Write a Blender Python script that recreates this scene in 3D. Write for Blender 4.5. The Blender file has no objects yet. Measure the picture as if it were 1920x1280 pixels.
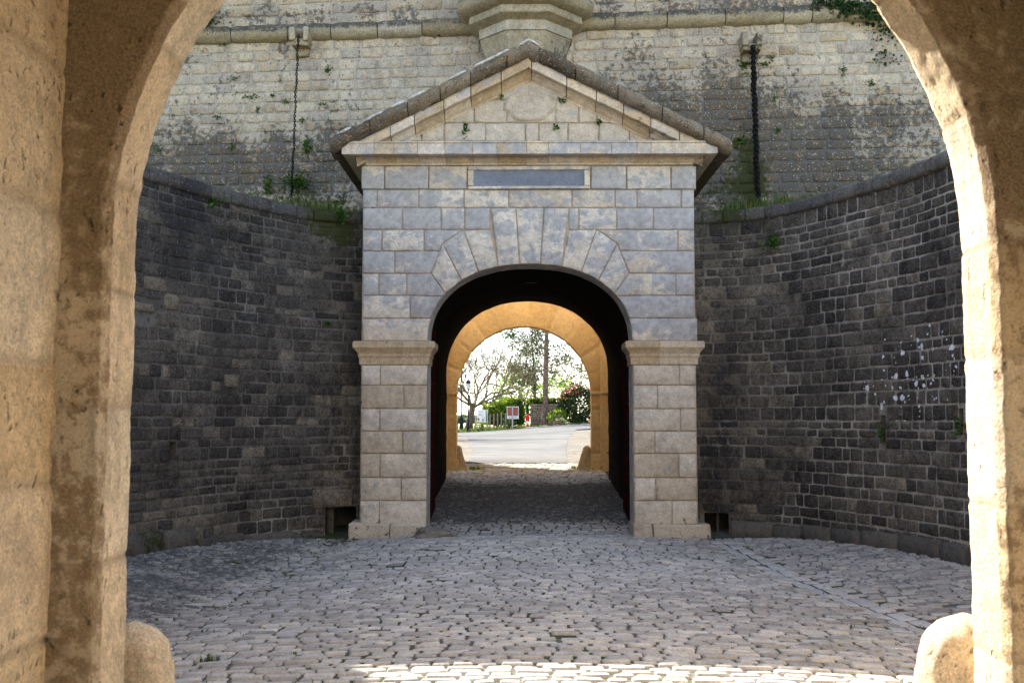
import bpy, bmesh, math, random
import numpy as np
from mathutils import Vector, Matrix, Euler, noise

SC = bpy.context.scene
COL = SC.collection
# ------------------------------------------------------------------ camera, world, sun, exposure
F = 1950.0
CAM = Vector((-0.09, 0.0, 1.65))
PITCH = math.atan(147 / F)
YAW = math.radians(0.47)
cd = bpy.data.cameras.new('camera')
cam = bpy.data.objects.new('camera', cd)
COL.objects.link(cam)
cam.location = CAM
cam.rotation_euler = (math.pi / 2 + PITCH, 0, YAW)
cd.sensor_width = 36.0
cd.lens = 36.0 * F / 1920
cd.clip_end = 3000
cd.clip_start = 0.05
cd.dof.use_dof = True
cd.dof.focus_distance = 15.0
cd.dof.aperture_fstop = 7.0
SC.camera = cam
AZ, EL = math.radians(30), math.radians(42)      # sun ahead and to the left
w = bpy.data.worlds.new('World')
SC.world = w
w.use_nodes = True
wn = w.node_tree
wn.nodes.clear()
sky = wn.nodes.new('ShaderNodeTexSky')
sky.sky_type = 'NISHITA'
sky.sun_disc = False
sky.sun_elevation = EL
sky.sun_rotation = -AZ
sky.dust_density = 0.6
bg = wn.nodes.new('ShaderNodeBackground')
bg.inputs[1].default_value = 0.11
wo = wn.nodes.new('ShaderNodeOutputWorld')
hs = wn.nodes.new('ShaderNodeHueSaturation')
hs.inputs['Saturation'].default_value = .8
wn.links.new(sky.outputs[0], hs.inputs['Color'])
wn.links.new(hs.outputs[0], bg.inputs[0])
wn.links.new(bg.outputs[0], wo.inputs[0])
ld = bpy.data.lights.new('sun', 'SUN')
ld.energy = 5.0
ld.angle = math.radians(0.55)
ld.color = (1.0, 0.93, 0.82)
sun = bpy.data.objects.new('sun', ld)
COL.objects.link(sun)
sd = Vector((-math.sin(AZ) * math.cos(EL), math.cos(AZ) * math.cos(EL), math.sin(EL)))
sun.rotation_euler = sd.to_track_quat('Z', 'Y').to_euler()
SC.view_settings.view_transform = 'Standard'
SC.view_settings.look = 'None'
SC.view_settings.gamma = 1
SC.view_settings.use_curve_mapping = False
SC.view_settings.exposure = 2.42
SC.cycles.max_bounces = 8
SC.cycles.diffuse_bounces = 5
SC.cycles.glossy_bounces = 2
SC.cycles.transmission_bounces = 2
SC.cycles.transparent_max_bounces = 4
SC.cycles.use_denoising = True
SC.cycles.sample_clamp_indirect = 6

RCAM = Euler(cam.rotation_euler).to_matrix()


def P(px, py, Y):
    d = RCAM @ Vector(((px - 960) / F, -(py - 640) / F, -1))
    return CAM + d * ((Y - CAM.y) / d.y)


def PX(px, Y):
    return P(px, 700, Y).x


def PZ(py, Y):
    return P(970, py, Y).z


# ------------------------------------------------------------------ helpers
def clamp(a, lo=0.0, hi=1.0):
    return lo if a < lo else hi if a > hi else a


def sstep(a, b, x):
    t = clamp((x - a) / (b - a))
    return t * t * (3 - 2 * t)


def nz(x, y, z=0.0):
    return noise.noise((x, y, z))


def fbm(x, y, z, o=4):
    return noise.fractal((x, y, z), 0.6, 2.1, o)


class MB:
    def __init__(s):
        s.v = []; s.f = []; s.t = []; s.m = []; s.sm = []

    def add(s, vs, fs, tone=(.5, .5, 0), mat=0, smooth=True):
        o = len(s.v)
        s.v.extend(vs)
        if tone and isinstance(tone[0], (tuple, list)):
            s.t.extend(tone)
        else:
            s.t.extend([tone] * len(vs))
        for f in fs:
            s.f.append(tuple(i + o for i in f))
            s.m.append(mat); s.sm.append(smooth)

    def grid(s, rows, tone=(.5, .5, 0), mat=0, flip=False, smooth=True, closed=False):
        nr, nc = len(rows), len(rows[0])
        vs = [p for r in rows for p in r]
        fs = []
        for i in range(nr - 1):
            for j in range(nc if closed else nc - 1):
                k = (j + 1) % nc
                q = (i * nc + j, i * nc + k, (i + 1) * nc + k, (i + 1) * nc + j)
                fs.append(q[::-1] if flip else q)
        s.add(vs, fs, tone, mat, smooth)

    def bm(s, bm, tone=(.5, .5, 0), mat=0, smooth=True):
        bm.verts.ensure_lookup_table()
        s.add([tuple(v.co) for v in bm.verts], [tuple(v.index for v in f.verts) for f in bm.faces], tone, mat, smooth)
        bm.free()

    def box(s, x0, x1, y0, y1, z0, z1, tone=(.5, .5, 0), mat=0, bev=0.0, rough=0.0, seg=2, cuts=0, smooth=False):
        bm = bmesh.new()
        bmesh.ops.create_cube(bm, size=1)
        for v in bm.verts:
            v.co = Vector(((x0 + x1) / 2 + v.co.x * (x1 - x0), (y0 + y1) / 2 + v.co.y * (y1 - y0), (z0 + z1) / 2 + v.co.z * (z1 - z0)))
        if bev > 0:
            bmesh.ops.bevel(bm, geom=bm.edges[:], offset=bev, segments=seg, affect='EDGES', profile=.6)
        if cuts:
            bmesh.ops.subdivide_edges(bm, edges=[e for e in bm.edges if e.calc_length() > .08], cuts=cuts, use_grid_fill=True)
        if rough > 0:
            for v in bm.verts:
                c = v.co
                v.co = c + Vector((nz(c.x * 5, c.y * 5, c.z * 5), nz(c.x * 5 + 9, c.y * 5, c.z * 5), nz(c.x * 5, c.y * 5 + 7, c.z * 5))) * rough
        bm.normal_update()
        s.bm(bm, tone, mat, smooth)

    def tube(s, pts, rad, sides=6, tone=(.5, .5, 0), mat=0, cap=True):
        rows = []
        pts = [Vector(p) for p in pts]
        up = None
        for i, p in enumerate(pts):
            d = (pts[min(i + 1, len(pts) - 1)] - pts[max(i - 1, 0)])
            if d.length < 1e-6:
                d = Vector((0, 0, 1))
            d.normalize()
            if up is None:
                up = d.orthogonal().normalized()
            else:
                up = (up - d * up.dot(d)).normalized() if (up - d * up.dot(d)).length > 1e-5 else d.orthogonal().normalized()
            b = d.cross(up)
            r = rad[i] if isinstance(rad, (list, tuple)) else rad
            rows.append([tuple(p + (up * math.cos(a) + b * math.sin(a)) * r) for a in [2 * math.pi * k / sides for k in range(sides)]])
        s.grid(rows, tone, mat, closed=True)
        if cap:
            n = len(s.v)
            s.f.append(tuple(range(n - sides, n))); s.m.append(mat); s.sm.append(False)
            k = n - sides * len(rows)
            s.f.append(tuple(range(k + sides - 1, k - 1, -1))); s.m.append(mat); s.sm.append(False)

    def build(s, name, mats, parent=None, stain=None, origin=None):
        me = bpy.data.meshes.new(name)
        vs = s.v
        if origin is not None:
            vs = [(v[0] - origin[0], v[1] - origin[1], v[2] - origin[2]) for v in vs]
        me.from_pydata(vs, [], s.f)
        if not isinstance(mats, (list, tuple)):
            mats = [mats]
        for m in mats:
            me.materials.append(m)
        me.polygons.foreach_set('material_index', s.m)
        me.polygons.foreach_set('use_smooth', s.sm)
        a = me.attributes.new('tone', 'FLOAT_COLOR', 'POINT')
        arr = np.ones((len(s.v), 4), dtype=np.float32)
        arr[:, :3] = np.array(s.t, dtype=np.float32).reshape(-1, 3)
        a.data.foreach_set('color', arr.ravel())
        if stain:
            b = me.attributes.new('stain', 'FLOAT_COLOR', 'POINT')
            st = np.ones((len(s.v), 4), dtype=np.float32)
            for i, v in enumerate(s.v):
                st[i, :3] = stain(v[0], v[1], v[2])
            b.data.foreach_set('color', st.ravel())
        me.update()
        o = bpy.data.objects.new(name, me)
        COL.objects.link(o)
        if origin is not None and parent is None:
            o.location = origin
        if parent is not None:
            o.parent = parent
            if origin is None:
                loc = parent.matrix_basis.translation.copy()
                if parent.parent is not None:
                    loc = loc + parent.parent.matrix_basis.translation
                o.location = -loc
        return o


def thing(name, label, cat, loc=(0, 0, 0), group=None):
    o = bpy.data.objects.new(name, None)
    o.empty_display_size = .2
    COL.objects.link(o)
    o.location = loc
    o['label'] = label; o['category'] = cat
    if group:
        o['group'] = group
    return o


def tag(o, label=None, cat=None, group=None, kind=None):
    if label: o['label'] = label
    if cat: o['category'] = cat
    if group: o['group'] = group
    if kind: o['kind'] = kind
    return o


# ------------------------------------------------------------------ materials
class NT:
    def __init__(s, name):
        s.mat = bpy.data.materials.new(name)
        s.mat.use_nodes = True
        s.t = s.mat.node_tree
        s.t.nodes.clear()
        s.out = s.t.nodes.new('ShaderNodeOutputMaterial')
        s.b = s.t.nodes.new('ShaderNodeBsdfPrincipled')
        s.t.links.new(s.b.outputs[0], s.out.inputs[0])
        s.b.inputs['Specular IOR Level'].default_value = .04
        tc = s.t.nodes.new('ShaderNodeTexCoord')
        s.co = tc.outputs['Object']

    def set(s, inp, v):
        if hasattr(v, 'is_linked'):
            s.t.links.new(v, inp)
        elif v is not None:
            if isinstance(v, (tuple, list)) and len(v) == 3 and inp.type == 'RGBA':
                v = (*v, 1)
            inp.default_value = v

    def math(s, op, a, b=None, c=None):
        n = s.t.nodes.new('ShaderNodeMath'); n.operation = op
        s.set(n.inputs[0], a); s.set(n.inputs[1], b)
        if c is not None: s.set(n.inputs[2], c)
        return n.outputs[0]

    def noise(s, scale, det=5, rough=.6, dist=0.0, vec=None):
        n = s.t.nodes.new('ShaderNodeTexNoise')
        s.set(n.inputs['Vector'], vec if vec is not None else s.co)
        n.inputs['Scale'].default_value = scale; n.inputs['Detail'].default_value = det
        n.inputs['Roughness'].default_value = rough; n.inputs['Distortion'].default_value = dist
        return n.outputs[0]

    def scale(s, v):
        n = s.t.nodes.new('ShaderNodeMapping')
        s.set(n.inputs[0], s.co); n.inputs['Scale'].default_value = v
        return n.outputs[0]

    def vor(s, scale, vec=None, rnd=1.0):
        n = s.t.nodes.new('ShaderNodeTexVoronoi')
        s.set(n.inputs['Vector'], vec if vec is not None else s.co)
        n.inputs['Scale'].default_value = scale; n.inputs['Randomness'].default_value = rnd
        return n.outputs['Distance'], n.outputs['Color']

    def mr(s, v, a, b, c=0.0, d=1.0, smooth=True):
        n = s.t.nodes.new('ShaderNodeMapRange')
        n.interpolation_type = 'SMOOTHSTEP' if smooth else 'LINEAR'
        s.set(n.inputs[0], v)
        for i, x in enumerate((a, b, c, d)):
            n.inputs[i + 1].default_value = x
        return n.outputs[0]

    def mix(s, f, a, b, mode='MIX'):
        n = s.t.nodes.new('ShaderNodeMix'); n.data_type = 'RGBA'; n.blend_type = mode
        s.set(n.inputs[0], f); s.set(n.inputs[6], a); s.set(n.inputs[7], b)
        return n.outputs[2]

    def mul(s, c, v):
        n = s.t.nodes.new('ShaderNodeVectorMath'); n.operation = 'SCALE'
        s.set(n.inputs[0], c); s.set(n.inputs['Scale'], v)
        return n.outputs[0]

    def ramp(s, f, stops):
        n = s.t.nodes.new('ShaderNodeValToRGB')
        e = n.color_ramp.elements
        while len(e) < len(stops):
            e.new(.5)
        for i, (p, c) in enumerate(stops):
            e[i].position = p; e[i].color = (*c, 1)
        s.set(n.inputs[0], f)
        return n.outputs[0]

    def attr(s, name):
        n = s.t.nodes.new('ShaderNodeAttribute'); n.attribute_name = name
        q = s.t.nodes.new('ShaderNodeSeparateColor')
        s.t.links.new(n.outputs['Color'], q.inputs[0])
        return q.outputs

    def bump(s, h, strength=.5, dist=.01):
        n = s.t.nodes.new('ShaderNodeBump')
        n.inputs['Strength'].default_value = strength; n.inputs['Distance'].default_value = dist
        s.set(n.inputs['Height'], h)
        s.t.links.new(n.outputs[0], s.b.inputs['Normal'])

    def fin(s, c, rough=.9):
        s.set(s.b.inputs['Base Color'], c)
        s.set(s.b.inputs['Roughness'], rough)
        return s.mat


def spread(cols):
    n = len(cols)
    return [(i / (n - 1), c) for i, c in enumerate(cols)]


def stone(name, cols, mid=.3, fine=.3, crust=(.03, .03, .03), cg=1.0, moss=(.028, .034, .010), patina=None,
          spots=False, orange=0.0, bump=.6, bdist=.012, k=1.0, pits=0.0, streak=0.0, speck=0.0, spcol=(.5, .5, .47), jcol=None):
    s = NT(name)
    R, G, B = s.attr('tone')[:3]
    S = s.attr('stain')
    n1 = s.noise(1.7 * k, 5, .62)
    n2 = s.noise(11 * k, 6, .68)
    n3 = s.noise(55 * k, 4, .75)
    c = s.ramp(R, spread(cols))
    v = s.math('ADD', s.math('MULTIPLY', n1, .45), s.math('MULTIPLY', n2, .55))
    c = s.mul(c, s.mr(v, .3, .7, 1 - mid, 1 + mid))
    c = s.mul(c, s.mr(n3, .25, .75, 1 - fine, 1 + fine))
    if patina:
        pc, thr, wid, sc = patina
        cmb = s.t.nodes.new('ShaderNodeCombineXYZ')
        for i_, kk in enumerate((37.0, 11.0, 53.0)):
            s.t.links.new(s.math('MULTIPLY', G, kk), cmb.inputs[i_])
        va = s.t.nodes.new('ShaderNodeVectorMath'); va.operation = 'ADD'
        s.t.links.new(s.scale((.8, 1, 1.25)), va.inputs[0]); s.t.links.new(cmb.outputs[0], va.inputs[1])
        pn = s.noise(sc, 10, .7, .35, vec=va.outputs[0])
        pn = s.math('ADD', pn, s.math('MULTIPLY', s.math('SUBTRACT', G, .5), .2))
        pn = s.math('ADD', pn, s.math('MULTIPLY', s.math('SUBTRACT', S[2], .5), .3))
        pf = s.mr(pn, thr - wid, thr + wid)
        pcol = s.mul(pc, s.mr(n2, .3, .7, .8, 1.2))
        c = s.mix(s.math('MULTIPLY', pf, .74), c, pcol)
        rim = s.math('SUBTRACT', 1.0, s.mr(s.math('ABSOLUTE', s.math('SUBTRACT', pn, thr + .10)), 0.0, .012))
        c = s.mix(s.math('MULTIPLY', s.math('MULTIPLY', rim, .55), s.mr(n1, .5, .62)), c, tuple(x * .35 for x in pc))
    if streak:
        sn = s.noise(1.0, 5, .6, .3, vec=s.scale((9, 9, .9)))
        c = s.mix(s.mr(sn, .55, .75, 0, streak), c, s.mul(c, .45))
    if jcol:
        c = s.mix(s.math('MULTIPLY', B, .75), c, jcol)
    # black crust
    a = s.math('ADD', S[0], s.math('MULTIPLY', s.math('SUBTRACT', n1, .5), .9 * cg))
    a = s.math('ADD', a, s.math('MULTIPLY', s.math('SUBTRACT', n2, .5), 1.5 * cg))
    a = s.math('ADD', a, s.math('MULTIPLY', s.math('SUBTRACT', n3, .5), 1.1 * cg))
    c = s.mix(s.math('MULTIPLY', s.mr(a, .42, .72), .9), c, s.mul(crust, s.mr(n3, .3, .7, .6, 1.6)))
    if orange:
        o1 = s.noise(30 * k, 3, .6)
        o2 = s.noise(2.2, 4, .6)
        of = s.math('MULTIPLY', s.mr(o1, .57, .64), s.mr(o2, .40, .56))
        c = s.mix(s.math('MULTIPLY', of, orange), c, (.36, .19, .05))
    if speck:
        d, col = s.vor(38)
        sr = s.t.nodes.new('ShaderNodeSeparateColor'); s.t.links.new(col, sr.inputs[0])
        sf = s.math('MULTIPLY', s.mr(d, .22, .34, 1, 0), s.mr(sr.outputs[0], 1 - speck, 1 - speck + .05))
        c = s.mix(sf, c, spcol)
    if spots:
        wv = s.noise(14, 3, .6)
        vv = s.t.nodes.new('ShaderNodeVectorMath'); vv.operation = 'ADD'
        nn = s.t.nodes.new('ShaderNodeTexNoise'); s.t.links.new(s.co, nn.inputs['Vector']); nn.inputs['Scale'].default_value = 9
        s.t.links.new(s.co, vv.inputs[0])
        s.t.links.new(s.mul(nn.outputs[1], .08), vv.inputs[1])
        for vs_, rmax in ((4.5, .36), (8.5, .42), (15, .4)):
            d, col = s.vor(vs_, vec=vv.outputs[0])
            sr = s.t.nodes.new('ShaderNodeSeparateColor'); s.t.links.new(col, sr.inputs[0])
            rad = s.math('MULTIPLY', s.mr(sr.outputs[1], .0, 1, .12, rmax, False), s.math('ADD', S[2], .15))
            f1 = s.math('LESS_THAN', d, rad)
            sel = s.math('GREATER_THAN', s.math('ADD', s.math('MULTIPLY', S[2], 1.1), sr.outputs[0]), 1.36)
            f1 = s.math('MULTIPLY', f1, sel)
            c = s.mix(f1, c, s.mul((.62, .64, .68), s.mr(n3, .3, .7, .8, 1.1)))
    if moss:
        m = s.math('ADD', s.math('ADD', S[1], s.math('MULTIPLY', s.math('SUBTRACT', n1, .5), 1.2)), s.math('MULTIPLY', s.math('SUBTRACT', n2, .5), 2.2))
        m = s.math('ADD', m, s.math('MULTIPLY', s.math('SUBTRACT', n3, .5), .8))
        mf = s.math('MULTIPLY', s.mr(m, .36, .66), s.mr(S[1], .03, .15, 0, .88))
        c = s.mix(mf, c, s.mix(n3, tuple(x * .5 for x in moss), tuple(x * 1.9 for x in moss)))
    h = s.math('ADD', s.math('MULTIPLY', n2, .7), s.math('MULTIPLY', n3, .45))
    if pits:
        vv = s.t.nodes.new('ShaderNodeVectorMath'); vv.operation = 'ADD'
        nn = s.t.nodes.new('ShaderNodeTexNoise'); s.t.links.new(s.co, nn.inputs['Vector']); nn.inputs['Scale'].default_value = 22
        s.t.links.new(s.scale((1, 1, .42)), vv.inputs[0]); s.t.links.new(s.mul(nn.outputs[1], .06), vv.inputs[1])
        d, col = s.vor(34, vec=vv.outputs[0])
        pn = s.noise(5.5, 5, .7)
        pf = s.math('MULTIPLY', s.mr(d, .1, .32, 1, 0), s.mr(pn, .5, .62))
        c = s.mix(s.math('MULTIPLY', pf, pits), c, s.mul(c, .35))
        h = s.math('SUBTRACT', h, s.math('MULTIPLY', pf, .9))
    s.bump(h, bump, bdist)
    return s.fin(c, .92)


MAT = {}
MAT['facade'] = stone('pale_ashlar', [(.42, .34, .24), (.52, .445, .345), (.59, .53, .44), (.52, .465, .39)], mid=.3, fine=.22, crust=(.09, .09, .095), cg=.8,
                      patina=((.335, .337, .347), .55, .02, 4.2), bump=.6, bdist=.01, streak=.25)
MAT['mortar_orange'] = stone('ochre_mortar', [(.38, .30, .21), (.46, .38, .29)], bump=.4)
MAT['cornice'] = stone('cornice_stone', [(.42, .31, .18), (.52, .43, .31), (.56, .5, .43)], mid=.3, crust=(.07, .07, .07), patina=((.33, .34, .36), .56, .06, 3.0), bump=.5, streak=.3)
MAT['coping'] = stone('weathered_coping', [(.08, .073, .062), (.14, .122, .095), (.22, .185, .14)], mid=.5, fine=.5, crust=(.035, .033, .03), orange=.9, bump=1.0, bdist=.03, speck=.12)
MAT['curtain'] = stone('rampart_stone', [(.31, .25, .165), (.395, .33, .235), (.47, .405, .31), (.34, .30, .25)], streak=.45, mid=.4, fine=.4, crust=(.055, .050, .044), cg=1.6, orange=.8, bump=.9, bdist=.02, speck=.16)
MAT['curtain_mortar'] = stone('rampart_mortar', [(.33, .30, .25), (.42, .38, .31)], mid=.3, fine=.4, crust=(.075, .072, .068), cg=1.5, bump=.9, bdist=.02)
MAT['flank'] = stone('black_crusted_stone', [(.046, .042, .038), (.070, .062, .053), (.105, .092, .075), (.17, .145, .108)], mid=.6, fine=.8, crust=(.02, .02, .022), spots=True, streak=.5, bump=1.0, bdist=.02, speck=.16, spcol=(.16, .155, .14))
MAT['flank_mortar'] = stone('grey_mortar', [(.055, .05, .044), (.13, .118, .10), (.26, .238, .205)], mid=.5, fine=.4, crust=(.035, .035, .037), spots=True, bump=.8)
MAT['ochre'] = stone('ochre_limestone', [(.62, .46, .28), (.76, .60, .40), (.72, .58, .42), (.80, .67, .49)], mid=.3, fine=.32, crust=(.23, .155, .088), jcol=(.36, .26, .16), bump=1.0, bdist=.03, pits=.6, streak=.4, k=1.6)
MAT['ochre_far'] = stone('bounce_tinted_limestone', [(.56, .37, .17), (.60, .42, .21), (.64, .46, .25)], mid=.2, fine=.2, crust=(.2, .12, .05), bump=.5, pits=.5)  # far arch: warm bounced light put into the stone colour
MAT['sett'] = stone('grey_setts', [(.22, .21, .197), (.33, .313, .29), (.42, .398, .365), (.5, .47, .425)], mid=.25, fine=.25, crust=(.07, .07, .068), bump=.6, bdist=.012)
MAT['gutter'] = stone('pale_gutter_stone', [(.36, .345, .32), (.46, .44, .41)], mid=.2, fine=.25, bump=.5)
MAT['dark'] = stone('near_black_stone', [(.016, .0145, .013), (.03, .027, .024)], mid=.3, fine=.3, bump=.6)  # even, very dark base colour for the passage vault
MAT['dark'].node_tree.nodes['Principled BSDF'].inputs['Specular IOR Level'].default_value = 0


def simple(name, col, rough=.7, metal=0.0, var=.2, nsc=20, bump=.1, col2=None):
    s = NT(name)
    n = s.noise(nsc, 5, .6)
    c = s.mix(s.mr(n, .35, .65), tuple(x * (1 - var) for x in col), tuple(min(1, x * (1 + var)) for x in (col2 or col)))
    s.b.inputs['Metallic'].default_value = metal
    s.bump(n, bump, .005)
    return s.fin(c, rough)


def leafmat(name, cols, trans=.35):
    s = NT(name)
    R = s.attr('tone')[0]
    c = s.ramp(R, spread(cols))
    s.set(s.b.inputs['Base Color'], c)
    s.b.inputs['Roughness'].default_value = .55
    tr = s.t.nodes.new('ShaderNodeBsdfTranslucent')
    s.t.links.new(s.mul(c, 1.3), tr.inputs[0])
    mx = s.t.nodes.new('ShaderNodeMixShader')
    mx.inputs[0].default_value = trans
    s.t.links.new(s.b.outputs[0], mx.inputs[1]); s.t.links.new(tr.outputs[0], mx.inputs[2])
    s.t.links.new(mx.outputs[0], s.out.inputs[0])
    return s.mat


MAT['weed'] = leafmat('weed_leaf', [(.02, .05, .012), (.05, .11, .02), (.09, .17, .035)])
MAT['ivy'] = leafmat('ivy_leaf', [(.012, .03, .012), (.03, .06, .02), (.05, .09, .03)], .2)
MAT['grassb'] = leafmat('grass_blade', [(.04, .075, .015), (.09, .14, .03), (.16, .17, .06)])
MAT['hedge'] = leafmat('hedge_leaf', [(.03, .07, .012), (.09, .17, .02), (.2, .28, .03), (.32, .38, .05)], .45)
MAT['darkleaf'] = leafmat('dark_leaf', [(.018, .035, .014), (.04, .07, .024), (.07, .1, .04)], .3)
MAT['olive'] = leafmat('olive_leaf', [(.05, .055, .025), (.09, .09, .04), (.15, .13, .07)], .25)
MAT['redleaf'] = leafmat('red_leaf', [(.28, .06, .04), (.42, .12, .07), (.42, .2, .12)], .35)
MAT['bark'] = simple('grey_bark', (.16, .125, .095), .95, var=.4, nsc=9, bump=.5)
MAT['twig'] = simple('bare_twig', (.17, .14, .10), .95, var=.3, nsc=4)
MAT['redbark'] = simple('brown_bark', (.17, .12, .09), .95, var=.4, nsc=6, bump=.5)
MAT['iron'] = simple('black_iron', (.012, .012, .013), .55, .5, var=.5, nsc=40, bump=.2)
MAT['redpaint'] = simple('dark_red_paint', (.05, .013, .012), .95, var=.4, nsc=14, bump=.2)
MAT['hinge'] = simple('rusty_hinge_iron', (.03, .016, .012), .95, var=.4)
MAT['hinge'].node_tree.nodes['Principled BSDF'].inputs['Specular IOR Level'].default_value = 0
MAT['redpaint'].node_tree.nodes['Principled BSDF'].inputs['Specular IOR Level'].default_value = 0
MAT['slate'] = stone('slate_panel', [(.17, .19, .23), (.2, .22, .26)], mid=.25, fine=.2, crust=(.06, .065, .075), bump=.25)
MAT['hydrant'] = simple('red_enamel', (.5, .03, .02), .4, var=.1)
MAT['white'] = simple('white_enamel', (.75, .75, .73), .5, var=.06)
MAT['steel'] = simple('grey_steel', (.36, .37, .39), .45, .3, var=.1)
MAT['brownboard'] = simple('red_brown_board', (.26, .09, .075), .6, var=.12, nsc=8)
MAT['lampglass'] = simple('frosted_glass', (.7, .72, .7), .25, var=.05)
MAT['lampiron'] = simple('dark_lamp_iron', (.02, .03, .035), .5, .3, var=.3)
MAT['wood'] = simple('grey_post_wood', (.25, .2, .14), .9, var=.3)
MAT['soil'] = simple('bare_soil', (.2, .15, .1), .95, var=.4, nsc=8, bump=.5)


def mat_ground():
    s = NT('joint_earth')
    n = s.noise(1.3, 5, .6); n2 = s.noise(22, 5, .7)
    c = s.mix(s.mr(n2, .35, .65), (.08, .075, .067), (.15, .14, .125))
    m = s.math('ADD', n, s.math('MULTIPLY', s.math('SUBTRACT', n2, .5), .8))
    c = s.mix(s.mr(m, .47, .6, 0, .85), c, (.045, .06, .012))
    s.bump(n2, .6, .02)
    return s.fin(c, .95)


def mat_asphalt():
    s = NT('worn_asphalt')
    n = s.noise(.35, 5, .6); n2 = s.noise(60, 4, .7)
    n4 = s.noise(1.2, 4, .6)
    c = s.mix(s.mr(n, .35, .65), (.062, .062, .062), (.10, .099, .097))
    c = s.mul(c, s.mr(n2, .3, .7, .75, 1.25))
    c = s.mul(c, s.mr(n4, .3, .7, .9, 1.1))
    s.bump(n2, .4, .01)
    return s.fin(c, .9)


def mat_field():
    s = NT('rough_grass_ground')
    n = s.noise(.5, 5, .6); n2 = s.noise(9, 5, .7)
    c = s.mix(s.mr(n2, .35, .65), (.09, .105, .03), (.2, .19, .07))
    c = s.mix(s.mr(n, .5, .65), c, (.26, .21, .13))
    s.bump(n2, .6, .05)
    return s.fin(c, .95)


MAT['ground'] = mat_ground(); MAT['asphalt'] = mat_asphalt(); MAT['field'] = mat_field()

# ------------------------------------------------------------------ levels
YF = 14.77            # gatehouse front
YR0, YR1 = 17.8, 20.6  # rampart front and back
YG0, YG1 = 21.9, 25.8  # far gateway
YA0, YA1 = 3.25, 3.52  # ring of the near gateway
XC = 0.045            # axis of the gatehouse opening

_gy = [-40, 3.5, 6, 8.5, 11.5, 14.0, 15.0, 21.9, 25.5, 40, 75, 110, 300, 1200]
_gz = [.36, .27, .15, .03, -.05, -.01, .02, .56, .66, .85, 1.0, 1.05, 0.6, -6]


def gutter(side, y):
    t = clamp((y - 5) / 9.5)
    return (3.25 - .62 * t) if side > 0 else -(2.95 - .35 * t)


def G(x, y):
    z = float(np.interp(y, _gy, _gz))
    if 3.6 < y < 15.2:
        f = sstep(3.6, 5.5, y) * (1 - sstep(13.6, 15.2, y))
        g = abs(gutter(1 if x > 0 else -1, y))
        a = abs(x)
        if a < g:
            z += f * .13 * (1 - (a / g) ** 2)
        else:
            z += f * min((a - g) * .075, .2)
    elif 15.2 <= y < 22.5:
        a = abs(x)
        f = sstep(15.2, 17, y)
        z += f * (.05 * (1 - min(1, a / .85) ** 2) + (0.05 * clamp((a - .85) / .3)))
    elif y > 30:
        z += .06 * max(-12, min(14, x)) * sstep(30, 70, y)
    return z


# ------------------------------------------------------------------ ground sheets
def lines(segs):
    out = []
    for a, b, n in segs:
        out += list(np.linspace(a, b, n, endpoint=False))
    out.append(segs[-1][1])
    return out


def sheet(xs, ys, dz, name, mat, hole=None):
    mb = MB()
    rows = [[(x, y, G(x, y) + dz) for x in xs] for y in ys]
    mb.grid(rows)
    return mb.build(name, mat)


gx = lines([(-900, -60, 8), (-60, -8, 10), (-8, 8, 40), (8, 60, 10), (60, 900, 8)])
gyl = lines([(-60, -2, 8), (-2, 26, 90), (26, 80, 30), (80, 140, 10), (140, 1200, 10)])
tag(sheet(gx, gyl, -.05, 'ground', MAT['field']), kind='structure')
tag(sheet(lines([(-5.6, 5.6, 60)]), lines([(-.5, 26.0, 130)]), -.014, 'cobble_bed', MAT['ground']), kind='structure')
rd = MB()


def road_edges(y):
    if y < 60:
        t = (y - 25.5) / 34.5
        l = -1.35 - .9 * t - 1.5 * t * t
        r = 1.05 + 1.2 * t + .9 * t * t
        return l, r
    t = (y - 60) / 16
    return -3.75 - 60 * sstep(0, .45, t), 3.15 + 60 * sstep(.0, .4, t)


rows = []
for y in list(np.linspace(24.6, 60, 40)) + list(np.linspace(60.5, 76, 24)):
    l, r = road_edges(max(y, 25.5))
    rows.append([(l + (r - l) * k / 24, y, G(l + (r - l) * k / 24, y) + .012) for k in range(25)])
rd.grid(rows)
tag(rd.build('road', MAT['asphalt']), kind='structure')
# stone shoulders beside the outer road
sh = MB()
for sgn in (-1, 1):
    rows = []
    for y in np.linspace(24.6, 58, 40):
        l, r = road_edges(max(y, 25.5))
        e = l if sgn < 0 else r
        rows.append([(e + sgn * k * (.45 if sgn < 0 else .6), y, G(e + sgn * k * .5, y) + .006 + .02 * nz(y * 2, k * 3, 4)) for k in range(5)])
    sh.grid(rows, tone=(.8, .5, 0), flip=sgn < 0)
MAT['shoulder'] = stone('rough_shoulder_stone', [(.07, .064, .055), (.12, .108, .09)], mid=.5, fine=.5, bump=1, bdist=.03)
tag(sh.build('stone_shoulder', MAT['shoulder']), kind='structure')

# setts
rng = random.Random(5)
st = MB(); gt = MB()


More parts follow.
